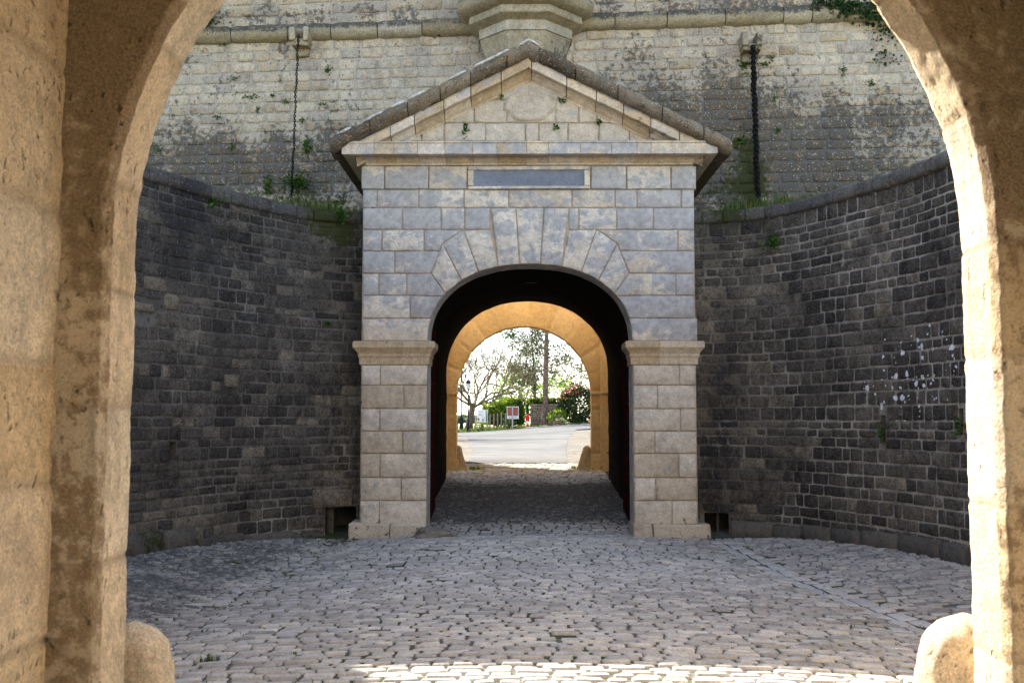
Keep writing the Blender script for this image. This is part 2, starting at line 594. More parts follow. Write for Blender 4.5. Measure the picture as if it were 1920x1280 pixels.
def sett(mb, x0, x1, y0, y1, r2):
    lx, ly = x1 - x0, y1 - y0
    r = min(lx, ly) * .2
    us = [x0, x0 + r * .35, x0 + r, x1 - r, x1 - r * .35, x1]
    vs = [y0, y0 + r * .35, y0 + r, y1 - r, y1 - r * .35, y1]
    h = r2.uniform(-.006, .007)
    tx, ty = r2.uniform(-.03, .03), r2.uniform(-.06, .03)
    sd_ = r2.uniform(0, 99)
    cx, cy = (x0 + x1) / 2, (y0 + y1) / 2
    rows = []
    for j, v in enumerate(vs):
        row = []
        for i, u in enumerate(us):
            bi = min(i, len(us) - 1 - i); bj = min(j, len(vs) - 1 - j)
            b = min(bi, bj)
            uu, vv = u, v
            if bi <= 1 and bj <= 1:      # round the corners
                uu += (cx - u) * .05; vv += (cy - v) * .10
            uu += .012 * nz(u * 9, v * 9, sd_); vv += .010 * nz(u * 9 + 5, v * 9, sd_)
            d = (-.022, h - .005, h)[min(b, 2)]
            if b >= 1:
                d += .005 * nz(u * 14, v * 14, sd_) + tx * (u - cx) + ty * (v - cy)
            row.append((uu, vv, G(uu, vv) + d))
        rows.append(row)
    t = clamp(.5 + .25 * r2.gauss(0, 1), .02, .98)
    t = t * .8 + .2 * clamp(.5 + nz(cx * .4, cy * .4, 3)) + (.22 * sstep(2.6, .4, abs(cx)) - .06 if cy < 14.6 else 0)
    t = clamp(t)
    mb.grid(rows, tone=(t, r2.random(), 0))


def setts_zone(ya, yb, xr, rowh, lw, jx=.008, jy=.026):
    y = ya
    while y < yb:
        h = rng.uniform(*rowh)
        xa, xb = xr(y + h / 2)
        x = xa - rng.uniform(0, .2)
        wob = rng.uniform(0, 50)
        while x < xb:
            l = rng.uniform(*lw)
            cx = x + l / 2
            g = gutter(1, y)
            if not (ya < 14 and abs(cx - g) < .17 and y < 14.2):
                apron = ya < 14 and abs(cx) > abs(gutter(1 if cx > 0 else -1, y)) + .2
                dy = .035 * nz(cx * .5, y * .35, 1.5)
                if apron:
                    dy += .10 * nz(cx * .9, y * .6, 7.5) + .05 * (abs(cx) - 2.8)
                if rng.random() > .012:
                    j = .004 if rng.random() < .6 else .012
                    sett(st, max(x, xa) + jx * rng.uniform(.4, 1.3), min(x + l, xb) - jx * rng.uniform(.4, 1.3),
                         y + dy + jy * .4, y + h + dy - jy * .4 - j * rng.random(), rng)
            x += l
        y += h


def court_x(y):
    w_ = 5.2 if y < 12.5 else 5.2 - .55 * (y - 12.5)
    return -w_, w_


setts_zone(3.0, 14.62, court_x, (.095, .135), (.12, .23))
setts_zone(14.62, 22.3, lambda y: (-1.62, 1.66), (.10, .14), (.12, .22))
setts_zone(22.3, 24.7, lambda y: (-1.5, 1.5), (.10, .14), (.12, .22))
setts_zone(-.4, 3.0, lambda y: (-1.6, 1.6), (.13, .18), (.16, .28))
y = 4.2
while y < 14.4:
    l = rng.uniform(.25, .5)
    for side in (1,):
        x = gutter(side, y + l / 2)
        for k in (-.085, .085):
            if True:
                sett(gt, x + k - .082, x + k + .082, y + .01, y + l - .01, rng)
    y += l


def st_stain_shade(x, y, z):
    c = .0
    if 3.6 < y < 14.8:
        s_ = 1 if x > 0 else -1
        a = abs(x) - abs(gutter(s_, y))
        c += (.62 if s_ < 0 else .42) * sstep(-.25, .45, a)
        c += .1 * sstep(.3, 0, abs(a))
        mo = (.34 if s_ < 0 else .22) * sstep(.5, .0, abs(a + .12)) + .2 * sstep(13.4, 14.6, y) * (x < -.8 or x > 1.6)
    else:
        mo = .0
        c += .0
        c += .75 * sstep(14.8, 16.5, y) * (1 - sstep(19.5, 21, y))  # passage floor: tunnel shade painted into the setts' colour
    return (c, mo, 0)


tag(st.build('cobbled_pavement', MAT['sett'], stain=st_stain_shade), kind='structure')
tag(gt.build('stone_gutter', MAT['gutter'], stain=lambda x, y, z: (.1, .05, 0)), kind='structure')


# ------------------------------------------------------------------ masonry
def block(mb, mapf, u0, u1, v0, v1, h, r, tone, sd_, amp=.012, sp=.11, back=-.035, mat=0, damp=.7):
    def ls(a, b):
        L = b - a
        rr = min(r, L * .3)
        n = max(1, int((L - 2 * rr) / sp))
        return [a, a + rr * .3] + [a + rr + (L - 2 * rr) * i / n for i in range(n + 1)] + [b - rr * .3, b]
    us, vs = ls(u0, u1), ls(v0, v1)
    cu, cv = (u0 + u1) / 2, (v0 + v1) / 2
    rows = []
    for j, v in enumerate(vs):
        row = []
        for i, u in enumerate(us):
            bi = min(i, len(us) - 1 - i); bj = min(j, len(vs) - 1 - j)
            b = min(bi, bj)
            uu = u + amp * nz(u * 7, v * 7, sd_)
            vv = v + amp * nz(u * 7 + 31, v * 7, sd_)
            if bi <= 1 and bj <= 1:
                uu += clamp(cu - uu, -r * .5, r * .5) * .7; vv += clamp(cv - vv, -r * .5, r * .5) * .7
            d = (back, h * .55, h)[min(b, 2)]
            if b >= 1:
                d += amp * damp * nz(u * 9, v * 9 + 17, sd_)
            row.append(mapf(uu, vv, d))
        rows.append(row)
    mb.grid(rows, tone=tone, mat=mat)


def hits(u0, u1, v0, v1, openings):
    for a, b, c, d in openings:
        if u1 > a and u0 < b and v1 > c and v0 < d:
            return True
    return False


def masonry(mb, mapf, ur, vr, rowh, lw, joint, hr, r, rg, tonef, openings=(), amp=.012, jitter=.0, back=-.035, damp=.7):
    v = vr[0]
    while v < vr[1] - .03:
        h = rg.uniform(*rowh)
        if v + h > vr[1] - .06:
            h = vr[1] - v
        u = ur[0] - rg.uniform(0, lw[0])
        while u < ur[1]:
            l = rg.uniform(*lw)
            a, b = max(u, ur[0]), min(u + l, ur[1])
            if b - a > .06:
                j = joint * rg.uniform(.5, 1.4)
                dv = jitter * nz(u * .8, v * 3, 2)
                segs = [(a, b)]
                if hits(a, b, v, v + h, openings):
                    for o in openings:
                        ns = []
                        for (p, q) in segs:
                            if o[2] < v + h and o[3] > v and p < o[1] and q > o[0]:
                                if o[0] - p > .07: ns.append((p, o[0]))
                                if q - o[1] > .07: ns.append((o[1], q))
                            else:
                                ns.append((p, q))
                        segs = ns
                for p, q in segs:
                    block(mb, mapf, p + j / 2, q - j / 2, v + j / 2 + dv, v + h - j / 2 + dv, rg.uniform(*hr), r,
                          tonef((p + q) / 2, v + h / 2, rg), rg.uniform(0, 200), amp, back=back, damp=damp)
            u += l
        v += h


def backing(mb, mapf, us, vs, openings=(), d=0.0, rough=.008, tone=(.5, .5, 0), mat=0, tf=None):
    us = sorted(set(list(us) + [o[k] for o in openings for k in (0, 1)]))
    vs = sorted(set(list(vs) + [o[k] for o in openings for k in (2, 3)]))
    vsx = []; idx = {}
    fs = []
    for j, v in enumerate(vs):
        for i, u in enumerate(us):
            vsx.append(mapf(u, v, d + rough * nz(u * 5, v * 5, 8)))
    n = len(us)
    for j in range(len(vs) - 1):
        for i in range(n - 1):
            cu, cv = (us[i] + us[i + 1]) / 2, (vs[j] + vs[j + 1]) / 2
            if any(o[0] < cu < o[1] and o[2] < cv < o[3] for o in openings):
                continue
            fs.append((j * n + i, j * n + i + 1, (j + 1) * n + i + 1, (j + 1) * n + i))
    mb.add(vsx, fs, [tf(u, v) for v in vs for u in us] if tf else tone, mat)


def archpts(xc, half, spring, rise, ex=2.0, n=40, z0=None):
    pts = []
    if z0 is not None:
        m = max(2, int((spring - z0) / .15))
        for i in range(m):
            pts.append((xc - half, z0 + (spring - z0) * i / m))
    for i in range(n + 1):
        t = math.pi - math.pi * i / n
        c, s_ = math.cos(t), math.sin(t)
        pts.append((xc + half * math.copysign(abs(c) ** (2 / ex), c), spring + rise * abs(s_) ** (2 / ex)))
    if z0 is not None:
        for i in range(m - 1, -1, -1):
            pts.append((xc + half, z0 + (spring - z0) * i / m))
    return pts


def arch_wall(mb, Y, x0, x1, z0, z1, ap, tone=(.5, .5, 0), mat=0, flip=False):
    """flat wall face at Y with an arched hole (ap = points left base .. right base)"""
    k = len(ap)
    vs = []; fs = []
    for (x, z) in ap:
        vs.append((x, Y, z))
    xl, xr = ap[0][0], ap[-1][0]
    for (x, z) in ap:
        vs.append((x, Y, z1))
    for i in range(k - 1):
        if ap[i + 1][0] - ap[i][0] > 1e-5:
            fs.append((i, i + 1, k + i + 1, k + i))
    b = len(vs)
    vs += [(x0, Y, z0), (xl, Y, z0), (xl, Y, z1), (x0, Y, z1), (xr, Y, z0), (x1, Y, z0), (x1, Y, z1), (xr, Y, z1)]
    fs += [(b, b + 1, b + 2, b + 3), (b + 4, b + 5, b + 6, b + 7)]
    if flip:
        fs = [f[::-1] for f in fs]
    mb.add(vs, fs, tone, mat, False)


def barrel(mb, ap, y0, y1, n=8, tone=(.5, .5, 0), mat=0, flip=False, rough=0.0):
    rows = []
    for j in range(n + 1):
        y = y0 + (y1 - y0) * j / n
        rows.append([(x + rough * nz(x * 4, y * 4, z * 4), y, z + rough * nz(x * 4 + 9, y * 4, z * 4)) for x, z in ap])
    mb.grid(rows, tone, mat, flip=not flip)


# ------------------------------------------------------------------ gatehouse
gate = thing('gatehouse', 'pale stone gatehouse with triangular pediment over a dark arched passage', 'gatehouse', (0, YF, 0))


def q(px, py, Y=YF):
    p = P(px, py, Y)
    return (p.x, p.z)


fw = MB()
rg = random.Random(11)


def poly_block(mb, poly, Yp, joint=.009, r=.016, h=.013, tone=None, sp=.10, amp=.0065, back=.03):
    cx = sum(p[0] for p in poly) / len(poly); cz = sum(p[1] for p in poly) / len(poly)
    area = sum(poly[i][0] * poly[(i + 1) % len(poly)][1] - poly[(i + 1) % len(poly)][0] * poly[i][1] for i in range(len(poly)))
    if area < 0:
        poly = poly[::-1]
    pts = []
    n = len(poly)
    for i in range(n):
        a, b = Vector(poly[i]), Vector(poly[(i + 1) % n])
        L = (b - a).length
        m = max(1, int(L / sp))
        for k in range(m):
            pts.append(a + (b - a) * k / m)
    m = len(pts)
    s0 = rg.uniform(0, 99)

    def ring(off, y, am):
        out = []
        for i in range(m):
            p, pa, pb = pts[i], pts[i - 1], pts[(i + 1) % m]
            e1 = (p - pa).normalized(); e2 = (pb - p).normalized()
            n1 = Vector((-e1.y, e1.x)); n2 = Vector((-e2.y, e2.x))
            nn = (n1 + n2)
            nn = nn / max(.35, nn.length_squared) * 2 if nn.length > 1e-4 else n1
            v = p + nn * off
            out.append((v.x + am * nz(v.x * 8, v.y * 8, s0), y + am * .4 * nz(v.x * 8, v.y * 8 + 5, s0), v.y + am * nz(v.x * 8 + 9, v.y * 8, s0)))
        return out
    h *= rg.uniform(.7, 1.3)
    r0 = ring(joint / 2, Yp + back, amp)
    r1 = ring(joint / 2 + r * .25, Yp - h * .55, amp)
    r2 = ring(joint / 2 + r, Yp - h, amp)
    vs = r0 + r1 + r2 + [(cx, Yp - h, cz)]
    fs = []
    for i in range(m):
        k = (i + 1) % m
        fs.append((i, k, m + k, m + i)); fs.append((m + i, m + k, 2 * m + k, 2 * m + i)); fs.append((2 * m + i, 2 * m + k, 3 * m))
    if tone is None:
        tone = (clamp(rg.gauss(.55, .17) - (.25 if cz < PZ(690, YF) and rg.random() < .45 else 0)), rg.random(), 0)
    mb.add(vs, fs, tone)


ARCH_H, ARCH_R, ARCH_EX = 1.455, PZ(495, YF) - PZ(640, YF), 2.25
ARCH_S = PZ(640, YF)
ap_front = archpts(XC, ARCH_H, ARCH_S, ARCH_R, ARCH_EX, 48)


def arch_x(z, side):      # half width of the opening at height z
    t = clamp((z - ARCH_S) / ARCH_R, 0, 1)
    return XC + side * ARCH_H * (1 - t ** ARCH_EX) ** (1 / ARCH_EX)


def arch_z(x):
    t = clamp(abs(x - XC) / ARCH_H, 0, 1)
    return ARCH_S + ARCH_R * (1 - t ** ARCH_EX) ** (1 / ARCH_EX)


def rect(x0, x1, y0, y1, Y=YF):
    return [q(x0, y1, Y), q(x1, y1, Y), q(x1, y0, Y), q(x0, y0, Y)]


# straight rows
for (ya, yb, xs_) in [(355, 390, [680, 707, 785, 870, 954, 1072, 1153, 1194, 1277, 1302]),
                      (390, 431, [680, 754, 827, 871, 919]), (390, 431, [1066, 1085, 1156, 1225, 1302]),
                      (431, 471, [680, 716, 795]), (431, 471, [1192, 1271, 1302]),
                      (471, 513, [680, 740]), (471, 513, [1244, 1302]),
                      (513, 554, [680, 710, 762]), (513, 554, [1221, 1267, 1302]),
                      (554, 597, [680, 769]), (554, 597, [1214, 1302])]:
    for a, b in zip(xs_[:-1], xs_[1:]):
        poly_block(fw, rect(a, b, ya, yb), YF)
for (ya, yb, sl, sr) in [(684, 722, 713, 1274), (722, 766, 757, 1233), (766, 808, 712, 1276), (808, 850, 755, 1228), (850, 895, 712, 1273),
                         (895, 938, 752, 1230), (938, 983, 711, 1260)]:
    dl = (ya - 684) / 300 * 3
    xl_, xr_ = XC - 1.455, XC + 1.465
    for a, b in ((678 - dl, sl), (sl, None)):
        p = rect(a, b or 780, ya, yb)
        if b is None:
            p = [p[0], (xl_, p[1][1]), (xl_, p[2][1]), p[3]]
        poly_block(fw, p, YF)
    for a, b in ((None, sr), (sr, 1305 + dl)):
        p = rect(a or 1200, b, ya, yb)
        if a is None:
            p = [(xr_, p[0][1]), p[1], p[2], (xr_, p[3][1])]
        poly_block(fw, p, YF)


# voussoirs and stepped blocks (left half in photo pixels, mirrored)
def on_arch(px):
    x = q(px, 520)[0]
    return (x, arch_z(x))


def on_arch_z(py, side=-1):
    z = q(700, py)[1]
    return (arch_x(z, side), z)


def mir(pt):
    return (2 * XC - pt[0], pt[1])


A1, A2, A3, A4, A5 = on_arch(974), on_arch(934), on_arch(897), on_arch(865), on_arch(835)
vous = [[q(920, 390), q(967, 390), A1, A2],
        [q(869, 431), q(920, 431), A2, A3],
        [q(830, 457), q(869, 431), A3, A4],
        [q(808, 513), q(830, 457), A4, A5]]
av = MB()
poly_block(av, [q(967, 390), mir(q(967, 390)), mir(A1), A1], YF - .006, sp=.1, tone=(.65, .45, 0), amp=.007)
for p in vous:
    poly_block(av, p, YF - .004, sp=.1, tone=(rg.uniform(.55, .8), rg.uniform(.3, .6), 0), amp=.007)
    poly_block(av, [mir(v) for v in p], YF - .004, sp=.1, tone=(rg.uniform(.55, .8), rg.uniform(.3, .6), 0), amp=.007)
for side in (0, 1):
    f = (lambda v: v) if side == 0 else mir
    x1_, x2_, x3_ = (795, 740, 762) if side == 0 else (2 * 991 - 1192, 2 * 991 - 1244, 2 * 991 - 1221)
    x4_ = 769 if side == 0 else 2 * 991 - 1214
    polys = [[q(x1_, 471), q(826, 471), q(830, 457), q(868, 431), q(x1_, 431)],
             [q(x2_, 513), q(808, 513), q(825, 471), q(x2_, 471)],
             [q(x3_, 554), on_arch_z(556), (A5[0], A5[1]), q(808, 513), q(x3_, 513)],
             [q(x4_, 597), on_arch_z(597), on_arch_z(575), on_arch_z(556), q(x4_, 554)]]
    for p in polys:
        poly_block(fw, [f(v) for v in p], YF, sp=.1)
    poly_block(fw, [f(v) for v in [q(680, 640), on_arch_z(640), on_arch_z(618), on_arch_z(597), q(680, 597)]], YF, sp=.1)
# frieze row, slightly proud
YFR = YF - .035
for a, b in [(677, 721), (721, 804), (804, 876), (1108, 1175), (1175, 1258), (1258, 1306)]:
    poly_block(fw, rect(a, b, 311, 355, YFR), YFR, back=.07)
XL, XR = q(678, 500)[0], q(1304, 500)[0]
ZT = PZ(300, YF)
arch_wall(fw, YF + .012, XL + .01, XR - .01, -.1, ZT, [(ap_front[0][0], -.1)] + ap_front + [(ap_front[-1][0], -.1)], mat=1)


def fac_stain(x, y, z):
    up = sstep(2.4, 3.4, z)
    cr = .05 + .10 * up + .2 * sstep(.45, 0, z) + .12 * sstep(4.2, 5.0, z)
    mo = .28 * sstep(.5, .05, z)
    if z > 5.15:
        up *= .6
    return (cr, mo, .05 + .9 * up)


fw.build('front_wall', [MAT['facade'], MAT['mortar_orange']], gate, fac_stain)
av.build('arch_ring', [MAT['facade']], gate, lambda x, y, z: (.17, 0, .68))
# reveal of the front arch
rv = MB()
apf = archpts(XC, ARCH_H, ARCH_S, ARCH_R, ARCH_EX, 48, z0=-.1)
barrel(rv, apf, YF - .012, YF + .50, 6, tone=(.6, .8, 0), rough=.008)
arch_wall(rv, YF + .50, XC - 1.9, XC + 1.9, -.1, 4.4, apf, tone=(.5, .5, 0))
rv.build('arch_reveal', MAT['facade'], gate, lambda x, y, z: (.12, 0, .55))
# passage vault
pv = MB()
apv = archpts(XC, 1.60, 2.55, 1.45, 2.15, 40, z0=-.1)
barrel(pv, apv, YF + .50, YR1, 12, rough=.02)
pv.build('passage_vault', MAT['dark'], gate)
# plain sides and roof slabs of the gatehouse
sdm = MB()
for x in (XL + .01, XR - .01):
    sdm = MB()
    backing(sdm, lambda u, v, d, x=x: (x + d, u, v), np.linspace(YF + .012, YR0 + .7, 10), np.linspace(-.1, ZT, 20))
    sdm.build('side_wall', MAT['curtain'], gate, lambda x, y, z: (.35, 0, 0))


# horizontal cornice with returns
def moulding(prof, xa, xb, yf, yb, cuts, tones, joint=.012, jd=.01, noise_a=.004):
    """profile [(out, z)] swept along the front xa..xb with square returns; stones split at cuts"""
    mb = MB()
    xs = [xa] + cuts + [xb]
    for k in range(len(xs) - 1):
        a, b = xs[k], xs[k + 1]
        t = tones[k % len(tones)]
        rows = []
        m = max(2, int((b - a) / .2))
        for i in range(m + 1):
            fx = i / m
            x = a + (b - a) * fx
            if k > 0 and i == 0: x += joint / 2
            if k < len(xs) - 2 and i == m: x -= joint / 2
            first = (k == 0 and i == 0); last = (k == len(xs) - 2 and i == m)
            rows.append([((x - o if first else x + o if last else x) + noise_a * nz(x * 5, z * 9, 1), yf - o + noise_a * nz(x * 5, z * 9, 4), z + noise_a * nz(x * 5, o * 9, 6)) for o, z in prof])
        mb.grid(rows, t, smooth=False)
        if k < len(xs) - 2:
            mb.grid([[(b - joint / 2, yf - o, z) for o, z in prof], [(b - joint / 2, yf - o + jd, z) for o, z in prof]], t, 1, smooth=False)
            mb.grid([[(b - joint / 2, yf - o + jd, z) for o, z in prof], [(b + joint / 2, yf - o + jd, z) for o, z in prof]], t, 1, smooth=False)
            mb.grid([[(b + joint / 2, yf - o + jd, z) for o, z in prof], [(b + joint / 2, yf - o, z) for o, z in prof]], t, 1, smooth=False)
    for x, sg in ((xa, -1), (xb, 1)):
        rows = [[(x + sg * o, y, z) for o, z in prof] for y in (None,)] if False else []
        rows.append([(x + sg * o, yf - o, z) for o, z in prof])
        rows.append([(x + sg * o, yb, z) for o, z in prof])
        mb.grid(rows, tones[0], flip=sg > 0, smooth=False)
    return mb


YC = YF - .33
zc0, zc1 = PZ(289, YC), PZ(265, YC)       # fascia of the cornice
zb = PZ(311, YF)
pr = [(0, zb), (.03, zb + .005), (.035, zb + .03), (.06, zb + .05), (.10, zb + .10), (.17, zb + .14), (.19, zc0 + .004), (.30, zc0 + .002), (.30, zc0), (.33, zc0 + .006), (.33, zc1 - .03), (.345, zc1 - .02), (.345, zc1), (.0, zc1 + .03)]
XLc, XRc = PX(636, YC) + .33, PX(1352, YC) - .33
cuts = [PX(p, YC) for p in (697, 735, 780, 832, 885, 932, 988, 1030, 1090, 1150, 1198, 1225)]
cm = moulding(pr, XLc, XRc, YF, YR0 - .2, cuts, [(.8, .7, 0), (.3, .4, 0), (.55, .5, 0), (.9, .3, 0), (.5, .6, 0)])
cm.build('cornice', [MAT['cornice'], MAT['mortar_orange']], gate, lambda x, y, z: (.12 if z < zc0 + .01 else .02, 0, .75 if z > zc0 + .005 else .2))

# pediment
XA = PX(992, YC)
YT = YF - .03
tym = MB()
z_t0 = zc1 + .012
z_ta = PZ(150, YT)
xtl, xtr = PX(700, YT), PX(1285, YT)


def clip_tri(poly):
    def clip(poly, a, b):
        out = []
        def side(p): return (b[0] - a[0]) * (p[1] - a[1]) - (b[1] - a[1]) * (p[0] - a[0])
        for i in range(len(poly)):
            p, r_ = poly[i], poly[(i + 1) % len(poly)]
            sp_, sr_ = side(p), side(r_)
            if sp_ >= 0: out.append(p)
            if sp_ * sr_ < 0:
                t = sp_ / (sp_ - sr_)
                out.append((p[0] + (r_[0] - p[0]) * t, p[1] + (r_[1] - p[1]) * t))
        return out
    tri = [(xtl - .25, z_t0), (xtr + .25, z_t0), (XA, z_ta + .12)]
    for i in range(3):
        poly = clip(poly, tri[i], tri[(i + 1) % 3])
        if len(poly) < 3: return None
    return poly


for ya, yb, xs_ in [(231, 266, [640, 735, 790, 833, 910, 985, 1010, 1065, 1123, 1180, 1340]), (188, 231, [640, 820, 889, 950, 1042, 1085, 1120, 1340]), (120, 188, [640, 930, 1053, 1340])]:
    for a, b in zip(xs_[:-1], xs_[1:]):
        p = clip_tri(rect(a, b, ya, yb, YT))
        if p:
            poly_block(tym, p, YT, joint=.01, r=.02, h=.012, amp=.012, sp=.08, back=.05)
tym.add([(xtl - .3, YT + .02, z_t0 - .05), (xtr + .3, YT + .02, z_t0 - .05), (XA, YT + .02, z_ta + .2)], [(0, 1, 2)], (.5, .5, 0), 1)
# worn carved relief
MAT['tym'] = stone('worn_tympanum_stone', [(.46, .38, .28), (.54, .47, .37), (.58, .52, .44)], mid=.25, fine=.25, crust=(.2, .17, .13), cg=.7, patina=((.40, .41, .42), .62, .06, 4), bump=1.0, bdist=.03, k=.9)
to = tym.build('tympanum', [MAT['tym'], MAT['mortar_orange']], gate, lambda x, y, z: (.06, .0, .4))
rel = MB()
rows = []
for j in range(17):
    row = []
    for i in range(25):
        u, v = i / 12 - 1, j / 8 - 1
        r2 = math.hypot(u, v)
        x = PX(993, YT) + u * .40
        z = PZ(200, YT) + v * .24
        d = .065 * sstep(1.0, .8, r2 + .25 * nz(u * 3, v * 3, 2)) + .03 * sstep(.75, .6, r2) * (fbm(x * 9, z * 9, 3) + .2) - .03 * sstep(.8, .7, r2)
        row.append((x, YT - .008 - d + .025 * sstep(.9, 1.0, r2), z))
    rows.append(row)
rel.grid(rows, (.5, .4, 0))
rel.build('carved_relief', MAT['tym'], to, lambda x, y, z: (.08, 0, .35))


def raking(prof, tones, n=30, joints=None):
    """prof [(out, dz)] measured from the coping line; mitred at the apex"""
    mb = MB()
    for sg in (-1, 1):
        xe = (PX(612, YF - .45) if sg < 0 else PX(1380, YF - .45))
        return_x = xe
    return mb


zap = PZ(72, YF - .45)
xe_l, xe_r = PX(612, YF - .45), PX(1380, YF - .45)
ze = PZ(256, YF - .45)
SL = (zap - ze) / ((xe_r - xe_l) / 2)


def zline(x):
    return zap - SL * abs(x - XA)


def rake(mb, prof, xa, xb, step, tonef, joint=.012, wob=.006, smooth=True, endcap=True):
    x = xa
    k = 0
    while x < xb - 1e-4:
        nx_ = min(x + step * (0.8 + .4 * rg.random()), xb)
        if xb - nx_ < step * .3: nx_ = xb
        t = tonef(k)
        a = x + (joint / 2 if x > xa else 0); b = nx_ - (joint / 2 if nx_ < xb else 0)
        s0 = rg.uniform(0, 50)
        of = rg.uniform(-.008, .008)
        rows = []
        m = max(3, int((b - a) / .06))
        xs_ = [a + (b - a) * i / m for i in range(m + 1)]
        if a < XA < b: xs_ = sorted(set(xs_ + [XA]))
        for ii, xx in enumerate(xs_):
            e = 0
            if ii in (0, len(xs_) - 1): e = .012
            rows.append([(xx, YF - max(0, o - e * (o > .05)) + wob * nz(xx * 7, dz * 9, s0) - of * (o > .05), zline(xx) + dz - e * (dz > -.05) + wob * 1.4 * nz(xx * 7, o * 9, s0 + 4)) for o, dz in prof])
        mb.grid(rows, t, smooth=smooth)
        nn = len(prof)
        for rr, fl in ((rows[0], False), (rows[-1], True)):
            idx = list(range(nn))
            mb.add(rr, [tuple(idx if fl else idx[::-1])], t, 0, False)
        x = nx_; k += 1


# coping: rounded dark slabs
cp = MB()
prof_c = [(.02, -.24), (.27, -.24), (.36, -.21), (.42, -.17), (.45, -.11), (.44, -.05), (.39, -.012), (.30, 0.0), (-.3, .02)]
rake(cp, prof_c, xe_l, XA - .12, .52, lambda k: (rg.random(), rg.random(), 0), wob=.03)
rake(cp, prof_c, XA - .12, XA + .14, .5, lambda k: (.8, .5, 0), wob=.03)
rake(cp, prof_c, XA + .14, xe_r, .52, lambda k: (rg.random(), rg.random(), 0), wob=.03)


def cope_stain(x, y, z):
    top = sstep(-.07, -.01, z - zline(x))
    le = sstep(.5, -1.5, x - XA) if x < XA else .25
    return (.30, .06, 0)


cp.build('pediment_coping', MAT['coping'], gate, cope_stain)
# white lichen cushions on the left slope
LICH = simple('pale_lichen', (.55, .56, .56), .95, var=.25, nsc=30, bump=.4)
for px in (992, 1000, 985, 945, 938, 915, 905, 895, 855, 780, 770, 740, 700, 690, 640):
    x = PX(px, YF - .45)
    bm = bmesh.new()
    bmesh.ops.create_icosphere(bm, subdivisions=3, radius=1)
    lx = rg.uniform(.06, .12)
    for v in bm.verts:
        c = v.co.copy()
        kx = 1 + .5 * nz(c.x * 2 + px, c.y * 2, c.z * 2)
        v.co = Vector((x + c.x * lx * kx, YF - .40 + c.y * .05 * kx, zline(x + c.x * lx * kx) - .012 + c.z * .022))
    wl = MB()
    wl.bm(bm, (.6, .5, 0))
    wl.build('lichen_patch', LICH, gate)
# fascia and bed mould under the coping
rk = MB()
prof_f = [(.0, -.50), (.05, -.50), (.06, -.47), (.10, -.44), (.14, -.40), (.17, -.385), (.18, -.375), (.27, -.372), (.27, -.37), (.295, -.365), (.295, -.25), (.31, -.243), (.31, -.235), (.0, -.23)]
xin = .24
rake(rk, prof_f, XLc - .16, XRc + .16, .42, lambda k: (rg.choice([.2, .35, .55, .75, .9]), rg.random(), 0), wob=.004, smooth=False)


def rake_stain(x, y, z):
    d = z - zline(x)
    r_ = sstep(.9, 2.2, x) * .45 + .1
    return (r_ if d < -.3 else .12 + .18 * sstep(1.2, 2.5, abs(x)), 0, .15 if d < -.36 else .6)


rk.build('raking_cornice', MAT['cornice'], gate, rake_stain)
# roof slabs running back to the rampart
rf = MB()
for sg in (-1, 1):
    xe = xe_l + .03 if sg < 0 else xe_r - .03
    for dz, fl in ((-.02, sg > 0), (-.25, sg < 0)):
        rows = []
        for i in range(9):
            x = xe + (XA - xe) * i / 8
            rows.append([(x, yy, zline(x) + dz) for yy in (YF - .25, YF + 1.2, YR0 + .6)])
        rf.grid(rows, (.4, .5, 0), flip=fl)
    rf.add([(xe, YF - .25, zline(xe) - .02), (xe, YR0 + .6, zline(xe) - .02), (xe, YR0 + .6, zline(xe) - .25), (xe, YF - .25, zline(xe) - .25)], [(0, 1, 2, 3)], (.4, .5, 0))
rf.build('roof', MAT['coping'], gate, lambda x, y, z: (.4, .1, 0))

# plaque
pq = MB()
zq0, zq1 = PZ(355, YFR), PZ(312, YFR)
xq0, xq1 = PX(876, YFR), PX(1108, YFR)
fwid = .085
Yq = YFR - .02
for (a, b, c, d) in [(xq0, xq1, zq1 - .062, zq1), (xq0, xq1, zq0, zq0 + .045), (xq0, xq0 + fwid, zq0 + .045, zq1 - .062), (xq1 - fwid, xq1, zq0 + .045, zq1 - .062)]:
    pq.box(a + .003, b - .003, Yq - .02, YF + .05, c + .002, d - .002, (rg.random(), .6, 0), 0, bev=.012, rough=.006, cuts=2)
pf = pq.build('plaque_frame', MAT['facade'], gate, lambda x, y, z: (.1, 0, .45))
pn_ = MB()
pn_.box(xq0 + fwid - .01, xq1 - fwid + .01, Yq + .012, YF + .05, zq0 + .035, zq1 - .055, (.5, .5, 0), rough=.003, cuts=3)
pn_.build('slate_panel', MAT['slate'], pf, lambda x, y, z: (.12 + .5 * sstep(.18, .05, math.hypot((x - PX(925, YF)) * .9, (z - PZ(340, YF)) * 1.6)), 0, 0))

